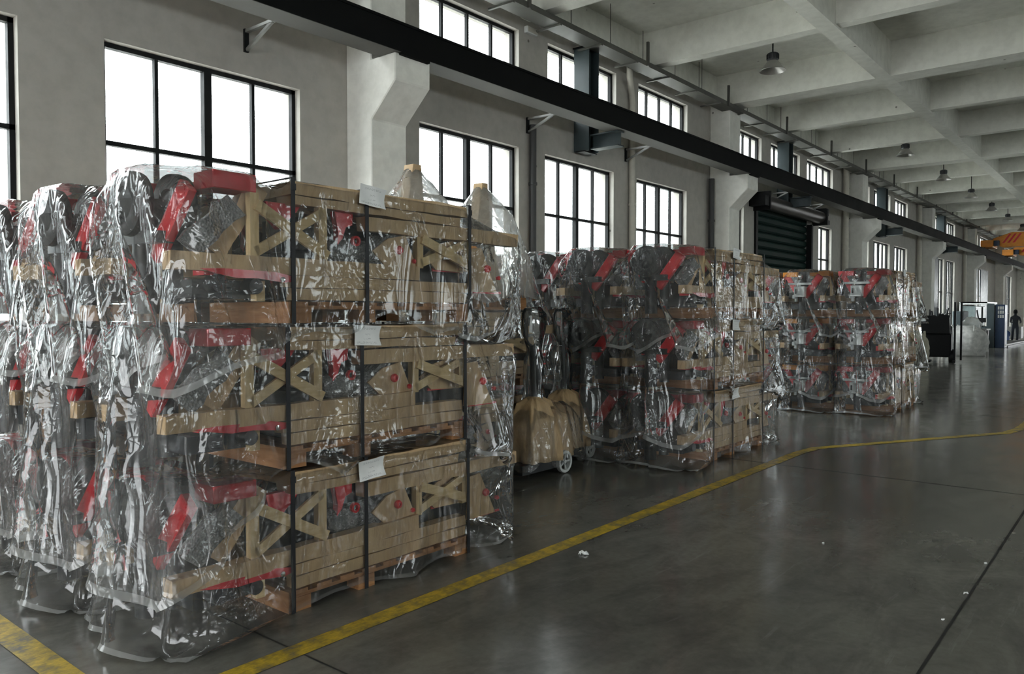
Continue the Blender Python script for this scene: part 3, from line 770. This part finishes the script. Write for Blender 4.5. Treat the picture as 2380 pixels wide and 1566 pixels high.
bag_bottom=bag_mesh('plastic_cover',3,True); bag_mid=bag_mesh('plastic_cover',5,False,front_drop=.32,flare=.11); bag_top=bag_mesh('plastic_cover',8,False,hem=.05,front_drop=.27,flare=.08)
def crate(kind,tier,seed):
    rng=random.Random(seed)
    root=empty('wrapped_crate')
    base_parts(root,rng)
    engine_end(root,rng,kind)
    straps(root)
    me={'bottom':bag_bottom,'middle':bag_mid,'top':bag_top}[tier]
    o=bpy.data.objects.new('plastic_cover',me); col.objects.link(o); o.parent=root
    tag(o,'crinkled clear plastic cover')
    paper(root,.022,.53,.70 if tier!='top' else .725,tilt=R({'top':-6,'middle':-2,'bottom':5}[tier]))
    return root
TZ={'bottom':0,'middle':.775,'top':1.55}
protos={}
def put_crate(kind,tier,x,y,rz,label,group):
    k=(kind,tier)
    if k not in protos: o=protos[k]=crate(kind,tier,hash(tier)%7+len(kind)*11 if False else len(kind)*10+len(tier))
    else: o=copy_tree(protos[k])
    o.location=(x,y,TZ[tier]); o.rotation_euler=(0,0,rz)
    tag(o,label,'crate',group); return o
for xi,(x,y,w,rz) in enumerate(((-3.53,2.45,'aisle-side column',0),(-4.46,2.43,'second column from the aisle',.0),(-5.40,2.44,'third column from the aisle',.0))):
    for t in TZ: put_crate('tyre',t,x+{'bottom':0,'middle':-.012,'top':.008}[t],y+{'bottom':0,'middle':-.015,'top':.01}[t],rz,'%s film-wrapped machine crate in the %s of the nearest stack'%(t,w),'machine crates in the nearest stack').scale=(1.07,1,1)
for xi,(x,y,w) in enumerate(((-3.68,7.92,'aisle-side column'),(-4.46,7.86,'second column from the aisle'),(-5.24,7.95,'third column from the aisle'),(-6.02,7.7,'wall-side column'))):
    for t in TZ: put_crate('tyre',t,x,y,0,'%s film-wrapped machine crate in the %s of the middle stack'%(t,w),'machine crates in the middle stack')
for xi,(x,y,w,kd) in enumerate(((-3.25,13.75,'aisle-side column','white'),(-4.10,13.6,'orange-topped second column','orange'),(-4.95,13.7,'orange-topped third column','orange'),(-4.2,16.7,'rear column half hidden','orange'))):
    for t in TZ: put_crate(kd,t,x,y,0,'%s film-wrapped crate with white control box in the %s of the farthest stack'%(t,w) if 'rear' not in w else '%s film-wrapped crate of the rear column behind the farthest stack'%t,'machine crates in the farthest stack')

# ---------------------------------------------------------------- tower behind the nearest stack: two plain crates and a peaked load
def cover(parent,spine,prof,name='plastic_cover',seg=40,rows=14,seed=0,amp=.02,mat='film',z0=0,ztop=.4,flare=.04):
    """loose cover hanging from an outline"""
    pass
def drape(name,P,fn,hem,parent,nu=70,nv=26,amp=.018,seed=1,flare=.05,mat=None):
    """film over a row of peaks: fn(x,y)->height over the rectangle P, then hanging sides down to hem"""
    x0,x1,y0,y1=P; rng=random.Random(seed); ph=[rng.random()*6 for _ in range(8)]
    vs=[];fs=[]
    ring=[]
    nx,ny=14,30
    top=[[None]*(ny+1) for _ in range(nx+1)]
    for i in range(nx+1):
        for j in range(ny+1):
            x=x0+(x1-x0)*i/nx; y=y0+(y1-y0)*j/ny
            z=fn(x,y)+amp*.5*math.sin(x*31+ph[0]+y*13)*math.sin(y*27+ph[1])
            top[i][j]=len(vs); vs.append((x,y,z))
    for i in range(nx):
        for j in range(ny): fs.append((top[i][j],top[i+1][j],top[i+1][j+1],top[i][j+1]))
    rr=[(i,0) for i in range(nx)]+[(nx,j) for j in range(ny)]+[(i,ny) for i in range(nx,0,-1)]+[(0,j) for j in range(ny,0,-1)]
    prev=[top[i][j] for i,j in rr]; N=len(rr); rows=16
    cx,cy_=(x0+x1)/2,(y0+y1)/2
    for k in range(1,rows+1):
        f=k/rows; cur=[]
        for m,(i,j) in enumerate(rr):
            b=vs[top[i][j]]; dx=b[0]-cx; dy=b[1]-cy_
            ex=(1 if i==nx else -1 if i==0 else 0); ey=(1 if j==ny else -1 if j==0 else 0)
            w=(flare*f+amp*f*(math.sin(m*.55+ph[2])+.7*math.sin(m*1.13+ph[3]+f*2)))
            h=hem+.04*math.sin(m*.4+ph[4])
            cur.append(len(vs)); vs.append((b[0]+ex*w,b[1]+ey*w,max(.006 if parent is None else -9,b[2]+(h-b[2])*f)))
        for m in range(N): m2=(m+1)%N; fs.append((prev[m],cur[m],cur[m2],prev[m2]))
        prev=cur
    me=bpy.data.meshes.new(name); me.from_pydata(vs,[],fs); me.materials.append(M['film'] if mat is None else mat)
    me.polygons.foreach_set('use_smooth',[True]*len(fs)); me.update()
    a=me.attributes.new('slack','FLOAT','POINT'); a.data.foreach_set('value',[.6]*len(vs))
    o=bpy.data.objects.new(name,me); col.objects.link(o); o.parent=parent; return o
TX,TY=-5.05,5.02
for t,z in (('bottom',0),('middle',.86)):
    rng=random.Random(7+len(t)); root=empty('wrapped_crate',(TX,TY,z))
    tag(root,'%s film-wrapped cardboard-braced crate of the tower behind the pallet truck'%t,'crate','crates in the tower behind the pallet truck')
    base_parts(root,rng,False); straps(root,(.02,1.37))
    drape('plastic_cover',(-.76,.025,-.05,1.93),lambda x,y:.77-.16*max(0,min(1,(y-1.38)/.3)),.12 if t=='bottom' else -.05,root,seed=len(t),flare=.02,mat=M['dull'])
root=empty('peaked_load',(TX,TY,1.645)); tag(root,'film-wrapped load with two cardboard peaks standing on a wooden pallet behind the nearest stack','wrapped load')
p=MB()
for x in (-.08,-.37,-.70):
    for y in (.0,.62,1.26): p.box(x-.05,x+.07,y,y+.12,.02,.10)
for y in (0,.14,.28,.42,.56,.70,.84,.98,1.12,1.26): p.box(-.76,.0,y,y+.10,.10,.122)
for x in (-.13,-.42,-.75): p.box(x,x+.1,0,1.38,.0,.02)
p.build('pallet',M['pallet'],root)
b=MB()
for y,h,w in ((.10,1.35,.10),(1.06,1.30,.08)):
    n=4
    b.prism([(y-.30,.12),(y+.30,.12),(y+w/2+.05,h-.45),(y+w/2,h),(y-w/2,h),(y-w/2-.08,h-.45)],-.42,-.30,'x')
b.build('cardboard_peak',M['card'],root)
b=MB(); b.box(-.6,-.1,.45,.85,.12,.62); b.build('orange_housing',M['orange'],root,bevel=.02)
MB().tube([(-.16,.80,.12),(-.16,.80,.72)],.085,18).build('grey_canister',M['bluegrey'],root,smooth=True)
def pk(x,y):
    a=max(0,1.355-1.35*max(0,abs(y-.10)-.05)-.9*abs(x+.36)); c=max(0,1.305-1.6*max(0,abs(y-1.06)-.05)-.9*abs(x+.36))
    s=.62-.2*abs(x+.36)*2
    return max(a,c,s)
drape('plastic_cover',(-.80,.04,-.50,1.42),pk,.10,root,seed=5,flare=.05,amp=.02,mat=M['thick'])
# loose pallets leaning in the same tower
o=empty('wooden_pallet',(-4.93,5.42,1.56)); 
bpy.data.objects.remove(o)

# ---------------------------------------------------------------- wrapped pallet trucks
def truck(x,y,rz,label,s=1.0,paperon=True):
    root=empty('pallet_truck',(x,y,0),rz); tag(root,label,'pallet truck'); rng=random.Random(4)
    b=MB()
    ring=[(-.0,-.075,1.30),(.0,-.135,1.38),(.0,-.15,1.50),(.0,-.15,1.60),(.0,-.13,1.64),(.0,.13,1.64),(.0,.15,1.60),(.0,.15,1.50),(.0,.135,1.38),(.0,.075,1.30),(.0,.0,1.27),(.0,-.075,1.30)]
    b.tube(ring,.016,10); b.build('handle_loop',M['rubber'],root,smooth=True)
    b=MB(); b.tube([(.0,0,1.28),(.01,0,1.0),(.03,0,.72)],[.045,.04,.05],14); b.tube([(.055,.0,1.2),(.075,.0,.7)],.02,10); b.build('tow_bar',M['dark'],root,smooth=True)
    if paperon: paper(root,.03,-.015,1.49,.17,.17,0,R(-7))
    drp=[(.16,.16),(.10,.09),(.07,.08),(.075,.085),(.09,.10)]
    vs=[];fs=[];n=26;zz=[1.67,1.60,1.50,1.40,1.30,1.24,1.15,1.05,.95,.85,.76,.70]
    rad=[(.02,.10),(.05,.165),(.055,.175),(.055,.165),(.06,.10),(.06,.065),(.085,.085),(.09,.10),(.10,.11),(.09,.10),(.10,.12),(.12,.14)]
    for k,(z,(rx,ry)) in enumerate(zip(zz,rad)):
        for m in range(n):
            t=2*math.pi*m/n; f=1+.14*math.sin(m*1.9+k*.35)+.08*math.sin(m*3.3+k)
            vs.append((.01+rx*math.cos(t)*f,ry*math.sin(t)*f,z))
    for k in range(len(zz)-1):
        for m in range(n): fs.append((k*n+m,k*n+(m+1)%n,(k+1)*n+(m+1)%n,(k+1)*n+m))
    fs.append(tuple(range(n)))
    me=bpy.data.meshes.new('handle_cover'); me.from_pydata(vs,[],fs); me.materials.append(M['dull']); me.polygons.foreach_set('use_smooth',[True]*len(fs))
    o=bpy.data.objects.new('handle_cover',me); col.objects.link(o); o.parent=root
    # cardboard-wrapped body, folded in vertical pleats
    def lump(cx,cy_,rx,ry,z0,z1,name,seed,pw=.32):
        vs=[];fs=[];n=44;K=12; r=random.Random(seed); ph=[r.random()*6 for _ in range(4)]
        for k in range(K+1):
            f=k/K; z=z0+(z1-z0)*f; s=(1-.55*f**1.7)*(1 if k<K else .5)
            for m in range(n):
                t=2*math.pi*m/n; q=1+.13*math.sin(m*.86+ph[0])+.09*math.sin(m*1.7+ph[1]+f*3)+.05*math.sin(m*3.1+ph[2])
                c_,s_=math.cos(t),math.sin(t); c_=math.copysign(abs(c_)**.7,c_); s_=math.copysign(abs(s_)**.7,s_)
                vs.append((cx+rx*s*c_*q,cy_+ry*s*s_*q,z+.02*math.sin(m*.9+ph[3])*f))
        for k in range(K):
            for m in range(n): fs.append((k*n+m,k*n+(m+1)%n,(k+1)*n+(m+1)%n,(k+1)*n+m))
        fs+=[tuple(range(n-1,-1,-1)),tuple(K*n+m for m in range(n))]
        me=bpy.data.meshes.new(name); me.from_pydata(vs,[],fs); me.materials.append(M['card']); me.polygons.foreach_set('use_smooth',[True]*len(fs))
        o=bpy.data.objects.new(name,me); col.objects.link(o); o.parent=root; return o
    lump(.05,-.05,.24,.30,.16,.76,'cardboard_body',1); lump(.04,.26,.19,.20,.16,.70,'cardboard_body',2)
    vs=[];fs=[];n=50
    drape('plastic_cover',(-.16,.27,-.40,.44),lambda x,y:.70-.9*max(0,abs(x-.05)-.08)-.9*max(0,abs(y+.05)-.12)*(y<.1)-.5*max(0,y-.36),.14,root,seed=9,flare=.05,amp=.012)
    b=MB(); b.box(-.16,.2,-.42,.38,.06,.15); b.build('chassis',M['dark'],root)
    for xx,yy in ((.24,.20),(-.20,-.30)):
        w=MB(); w.lathe([(.085,-.022),(.11,-.022),(.115,0),(.11,.022),(.085,.022)],(xx,yy,.116),'x',28,close=True)
        wo_=w.build('caster_wheel',M['white'],root,smooth=True)
        w=MB(); 
        for k in range(5):
            t=2*math.pi*k/5; w.bar((xx,yy,.116),(xx,yy+.085*math.cos(t),.116+.085*math.sin(t)),.016,.014,up=(1,0,0))
        w.tube([(xx-.02,yy,.116),(xx+.02,yy,.116)],.02,12); w.build('wheel_spokes',M['white'],wo_)
    return root
truck(-4.80,6.18,.0,'film-wrapped hand pallet truck with paper note on its loop handle, white wheel showing')
t2=truck(-5.05,7.02,.1,'second wrapped pallet truck behind the first, its narrow handle beside the middle stack',paperon=False)

# ---------------------------------------------------------------- bits on the floor
b=MB(); rg=random.Random(2)
for k in range(9):
    a=rg.random()*6; r_=.012+.012*rg.random(); b.tube([(0,0,.004+k*.002),(r_*math.cos(a),r_*math.sin(a),.01+.012*rg.random()),(1.8*r_*math.cos(a+.6),1.8*r_*math.sin(a+.6),.006)],[.004,.006,.002],6)
o=b.build('plastic_scrap',M['white'],None,smooth=True); o.location=(-2.906,4.285,0); tag(o,'crumpled scrap of clear plastic lying on the floor just past the yellow line','plastic scrap')
for x,y,s_,w in ((-.80,5.05,.010,'in the floor joint, nearer one'),(-.80,5.75,.008,'in the floor joint, farther one'),(-1.75,5.55,.006,'alone in the middle of the open floor'),(-.82,4.55,.007,'at the near end of the floor joint')):
    o=MB().bar((-s_,0,s_*.6),(s_,s_,s_*.8),s_,s_,n=3,jit=s_*.5,rng=rg).build('white_chip',M['white']); o.location=(x,y,0); tag(o,'tiny white chip lying '+w,'chip')

# ---------------------------------------------------------------- far end of the aisle
def bulk_bag(x,y,r,h,label,seed,mat):
    rng=random.Random(seed); ph=[rng.random()*6 for _ in range(5)]; n=40;K=14;vs=[];fs=[]
    root=empty('bulk_bag',(x,y,0)); tag(root,label,'bulk bag')
    for k in range(K+1):
        f=k/K; z=h*f; s=(.86+.22*math.sin(math.pi*min(1,f*1.1)))*(1 if f<.8 else 1-.9*(f-.8)/.2*.55)
        for m in range(n):
            t=2*math.pi*m/n; q=1+.05*math.sin(m*.8+ph[0]+f*3)+.03*math.sin(m*2.3+ph[1]-f*5)+.02*math.sin(f*30+ph[2])
            c_,s_=math.cos(t),math.sin(t); c_=math.copysign(abs(c_)**.75,c_); s_=math.copysign(abs(s_)**.75,s_)
            vs.append((r*s*c_*q,r*s*s_*q,z))
    for k in range(K):
        for m in range(n): fs.append((k*n+m,k*n+(m+1)%n,(k+1)*n+(m+1)%n,(k+1)*n+m))
    fs+=[tuple(range(n-1,-1,-1)),tuple(K*n+m for m in range(n))]
    me=bpy.data.meshes.new('bag_body'); me.from_pydata(vs,[],fs); me.materials.append(mat); me.polygons.foreach_set('use_smooth',[True]*len(fs))
    o=bpy.data.objects.new('bag_body',me); col.objects.link(o); o.parent=root
    for a in (0,1,2,3):
        t=a*math.pi/2+.7; c_,s_=math.cos(t)*r*.8,math.sin(t)*r*.8
        MB().tube([(c_,s_-.12,h*.82),(c_,s_-.06,h*1.02),(c_,s_+.06,h*1.02),(c_,s_+.12,h*.82)],.02,8).build('lifting_loop',mat,root,smooth=True)
    return root
M['woven']=simple('woven_sack',(.42,.42,.40),.8,0,.25,7,.4); M['woven2']=simple('stained_woven_sack',(.40,.38,.30),.8,0,.35,4,.4)
bulk_bag(-5.85,27.4,.36,1.02,'slim stained woven bulk bag directly beyond the farthest crate stack',1,M['woven2'])
bulk_bag(-5.5,33.9,.66,1.15,'wide white woven bulk bag with lifting loops beyond the black forklift',2,M['woven'])
# forklift, dark against the windows
root=empty('forklift',(-5.60,29.2,0),R(8)); tag(root,'black forklift with upright masts parked beyond the crate stacks','forklift')
b=MB(); b.box(-.50,.45,-.55,.85,.18,.95); b.prism([(-.3,.9),(.85,.9),(.85,1.15),(.2,1.2),(-.3,1.0)],-.50,.45,'x')
b.build('chassis',M['black'],root,bevel=.03)
b=MB(); b.prism([(-.46,.95),(.42,.95),(.38,1.55),(.10,1.60),(.05,1.52),(-.40,1.56)],-.60,-.40,'y'); b.build('battery_panel',M['black'],root,bevel=.01)
MB().box(-.42,-.28,-.608,-.60,1.35,1.45).build('white_plate',M['white'],root)
b=MB()
for x in (-.66,-.45,.52,.70): b.box(x,x+.06,-.62 if x>0 else -.4,-.52 if x>0 else -.3,.1,1.98 if x>0 else 1.9)
b.build('mast',M['black'],root)
b=MB(); b.box(.50,.60,-1.35,-.6,.05,.10); b.box(-.2,-.1,-1.35,-.6,.05,.10); b.build('fork_tine',M['black'],root)
for x in (-.5,.45):
    for y in (-.35,.65): MB().tube([(x-.07,y,.2),(x+.07,y,.2)],.2,20).build('wheel',M['rubber'],root,smooth=True)
b=MB(); b.tube([(-.1,.0,1.0),(-.05,-.15,1.45)],.03,10); b.lathe([(.14,-.012),(.165,0),(.14,.012)],(-.05,-.18,1.47),'z',20,close=True); b.build('steering_wheel',M['rubber'],root,smooth=True)
MB().box(-.25,.25,.25,.7,1.1,1.28).build('seat',M['rubber'],root,bevel=.03)
b=MB()
for i in range(11): b.bar((-.42+.08*i,-.5,1.5),(-.44+.085*i+.05*math.sin(i),-.46,1.66+.14*math.sin(i*2.3)),.03+.02*(i%3),.05)
b.build('tool_clutter',M['dark'],root)
# machine tools
def lathe_machine(x,y,label,s=1,tealc=None):
    root=empty('machine_tool',(x,y,0)); root.scale=(.52,1,1.04); tag(root,label,'machine tool')
    tl=tealc or M['bluegrey']
    MB().box(-1.0,1.1,-1.4,1.6,.0,.95).build('machine_base',tl,root,bevel=.03)
    MB().box(-.95,.2,-1.3,1.4,.95,1.9).build('guard_housing',M['cncgrey'],root,bevel=.03)
    b=MB(); b.box(-1.0,1.15,-1.45,-1.35,1.96,2.08); b.box(-1.05,1.15,-1.45,1.6,2.02,2.08); b.box(-1.05,-.97,-1.45,-1.35,1.3,2.0); b.build('white_canopy_frame',M['white'],root)
    b=MB(); b.box(1.1,1.7,-1.4,-.6,.0,2.0); b.build('control_cabinet',tl,root,bevel=.02)
    b=MB(); b.box(1.75,2.5,-1.3,-.5,.0,1.95); b.build('electric_cabinet',M['navy'],root,bevel=.02)
    g=MB()
    for i in range(3):
        for j in range(3): g.box(1.95+i*.17,2.07+i*.17,-1.312,-1.30,1.35+j*.19,1.49+j*.19)
    g.build('vent_window',M['woven'],root)
    b=MB(); b.tube([(.3,-1.2,.9),(.45,-1.3,1.3),(.3,-1.25,1.7)],.06,10); b.tube([(.7,-1.2,.95),(.7,-1.2,1.85)],.07,12); b.box(.4,1.0,-1.35,-1.1,1.15,1.35)
    b.build('spindle_head',M['black'],root,smooth=True)
    b=MB(); b.box(-.2,.9,-1.7,-1.45,.72,.80); b.box(-.1,0,-1.7,-1.5,0,.72); b.box(.75,.85,-1.7,-1.5,0,.72); b.build('side_table',M['galv'],root)
    return root
M['cncgrey']=simple('machine_grey_enamel',(.20,.25,.25),.4); M['navy']=simple('dark_blue_enamel',(.012,.03,.07),.4)
lathe_machine(-6.65,44.0,'large grey-blue machine tool under a white canopy frame, beyond the bulk bags')
o=MB().box(-7.05,-6.6,40.0,41.2,0,1.72).build('machine_cabinet',M['bluegrey'],None,bevel=.03); tag(o,'dark teal machine cabinet left of the white-framed machine tool','cabinet')
# sacks on the side table and others
rg=random.Random(5); b=MB(); 
def blob(name,x,y,z,rx,ry,rz_,mat,label,cat,seed):
    r=random.Random(seed); ph=[r.random()*6 for _ in range(4)]; vs=[];fs=[];n=24;K=12
    for k in range(K+1):
        f=math.pi*k/K
        for m in range(n):
            t=2*math.pi*m/n; q=1+.12*math.sin(m*1.1+ph[0]+k)+.08*math.sin(m*2.2+ph[1]-k*.7)
            vs.append((rx*math.sin(f)*math.cos(t)*q,ry*math.sin(f)*math.sin(t)*q,max(0,rz_*.8-rz_*math.cos(f)*q)))
    for k in range(K):
        for m in range(n): fs.append((k*n+m,k*n+(m+1)%n,(k+1)*n+(m+1)%n,(k+1)*n+m))
    me=bpy.data.meshes.new(name); me.from_pydata(vs,[],fs); me.materials.append(mat); me.polygons.foreach_set('use_smooth',[True]*len(fs)); me.update()
    o=bpy.data.objects.new(name,me); col.objects.link(o); o.location=(x,y,z); tag(o,label,cat); return o
o=MB().box(-6.35,-5.25,36.9,37.9,.93,.98); o.box(-6.3,-6.2,37,37.1,0,.93); o.box(-5.4,-5.3,37,37.1,0,.93); o.box(-6.3,-6.2,37.7,37.8,0,.93); o.box(-5.4,-5.3,37.7,37.8,0,.93)
o=o.build('work_table',M['galv']); tag(o,'steel work table with a white sack behind the wide bulk bag','table')
blob('white_sack',-5.85,37.3,.98,.34,.3,.26,M['white'],'crumpled white plastic sack on the table behind the wide bulk bag','sack',3)
blob('blue_tarp',-6.55,50.2,0,.5,.7,.42,simple('blue_tarp',(.03,.09,.28),.5),'crumpled blue tarpaulin heap at the foot of the machine tools','tarpaulin',6)
o=MB(); o.box(-7.0,-5.95,54.0,55.0,.15,.85); o=o.build('metal_crate',M['galv'],None,bevel=.02); tag(o,'light grey metal crate beside the blue tarpaulin','crate')
b=MB(); 
for x in (-6.9,-6.2): b.box(x,x+.1,54.0,55.0,0,.15)
b.build('crate_foot',M['black'],o).matrix_parent_inverse=Matrix()
root=empty('gas_pot',(-5.95,39.2,0)); tag(root,'dark drum with pale belly and black neck beside the wide bulk bag','drum')
MB().lathe([(0,0),(.28,0),(.30,.1),(.30,.5),(.27,.55),(0,.55)],seg=24).build('drum_body',M['black'],root,smooth=True)
MB().lathe([(0,.55),(.24,.55),(.27,.68),(.2,.82),(.08,.88),(0,.88)],seg=24).build('pale_belly',M['woven2'],root,smooth=True)
MB().tube([(0,0,.86),(0,0,1.2),(.05,0,1.3)],[.09,.07,.05],14).build('neck',M['black'],root,smooth=True)
for i in range(14):
    rg=random.Random(i); y=44.0+rg.random()*1.5; x=-6.2+.13*(i%7)+rg.random()*.05; z=.04+.09*(i//7)
    o=MB().bar((x,y-1.5,z),(x+.12*rg.random()-.06,y+5.5+rg.random(),z),.09,.07).build('steel_bar',M['dark']); tag(o,'long dark steel bar in the flat pile on the floor before the machine tools','steel bar','steel bars piled on the floor')
# operator
root=empty('person',(-5.86,50.6,0),R(20)); tag(root,'dark-haired person in a dark top working beside the far machines','person')
me=bpy.data.meshes.new('body'); 
J=[(0,0,.95,.13,.11),(0,0,1.15,.13,.10),(0,-.03,1.38,.17,.11),(0,-.04,1.52,.06,.06),(0,-.06,1.60,.07,.08),(0,-.07,1.72,.075,.09),
   (-.19,-.03,1.40,.06,.06),(-.25,-.12,1.15,.045,.045),(-.15,-.34,1.08,.035,.035),(.19,-.03,1.40,.06,.06),(.25,-.12,1.15,.045,.045),(.15,-.36,1.10,.035,.035),
   (-.10,0,.88,.09,.09),(-.11,-.02,.48,.065,.065),(-.12,.03,.08,.05,.05),(-.13,-.14,.04,.045,.03),(.10,0,.88,.09,.09),(.11,-.02,.48,.065,.065),(.12,.03,.08,.05,.05),(.13,-.14,.04,.045,.03)]
Ed=[(0,1),(1,2),(2,3),(3,4),(4,5),(2,6),(6,7),(7,8),(2,9),(9,10),(10,11),(0,12),(12,13),(13,14),(14,15),(0,16),(16,17),(17,18),(18,19)]
me.from_pydata([j[:3] for j in J],Ed,[]); o=bpy.data.objects.new('body',me); col.objects.link(o); o.parent=root
o.modifiers.new('skin','SKIN'); me.skin_vertices[0].data[0].use_root=True
for i,j in enumerate(J): me.skin_vertices[0].data[i].radius=(j[3],j[4])
o.modifiers.new('sub','SUBSURF').levels=1; me.materials.append(simple('dark_work_clothes',(.03,.035,.045),.8))
MB().lathe([(0,1.84),(.06,1.82),(.095,1.76),(.10,1.68),(.09,1.62),(0,1.64)],(0,-.05,0),seg=18).build('hair',M['black'],root,smooth=True)

# far bays: dark door leaves and shutters across the tall windows
for x0,x1,z1,w in ((46.6,49.1,4.05,'fifth bay, nearer one'),(50.1,52.5,4.05,'fifth bay, farther one')):
    o=empty('roller_blind',(WX,x0,0)); tag(o,'dark blue-grey door leaf closed over the tall window of the '+w,'door leaf')
    b=MB(); n=5
    for i in range(n): b.box(0,.05,(x1-x0)*i/n+.01,(x1-x0)*(i+1)/n-.01,1.3,z1)
    b.build('leaf_panel',M['dleaf'] if 'dleaf' in M else M.setdefault('dleaf',simple('dark_door_leaf',(.012,.025,.035),.4)),o)
o=empty('open_door_leaf',(WX+.02,37.9,0)); tag(o,'dark open door leaf standing against the tall window of the fourth bay','door leaf')
MB().box(0,.06,0,.9,.35,4.1).build('leaf_panel',M['dleaf'],o)

# bridge crane
for y,w in ((46.8,'nearer girder'),(54.2,'farther girder')):
    root=empty('bridge_crane',(0,y,4.93)); tag(root,'orange overhead travelling crane spanning the hall, '+w,'crane')
    g=MB(); g.prism([(-6.4,.25),(-6.0,.05),(11.6,.05),(12.1,.25),(12.1,.70),(-5.6,.78),(-6.4,.50)],-.35,.35,'y'); g.build('girder',M['orange'],root,bevel=.02)
    MB().box(-6.90,-6.35,-.75,.75,.05,.40).build('end_carriage',M['orange'],root,bevel=.02)
    MB().box(12.1,12.5,-1.6,1.6,.05,.45).build('end_carriage',M['orange'],root,bevel=.02)
    MB().box(-6.34,-6.1,-.60,-.35,.12,.38).build('travel_motor',M['navy'],root,bevel=.02)
    for yy in (-.5,.5): MB().tube([(-6.80,yy,.12),(-6.72,yy,.12)],.12,18).build('wheel',M['black'],root,smooth=True)
    b=MB()
    for i in range(3): b.prism([(-6.0+i*.22,.25),(-5.9+i*.22,.25),(-5.6+i*.22,.70),(-5.7+i*.22,.70)],-.362,-.35,'y')
    b.build('red_stripe',M['red'],root)
# support for the second crane rail on the far side
b=MB(); b.box(12.15,12.45,YA,YB,4.55,4.91); o=b.build('crane_runway_beam',M['beam']); tag(o,'dark crane runway beam on the opposite side of the hall, outside the picture','beam')
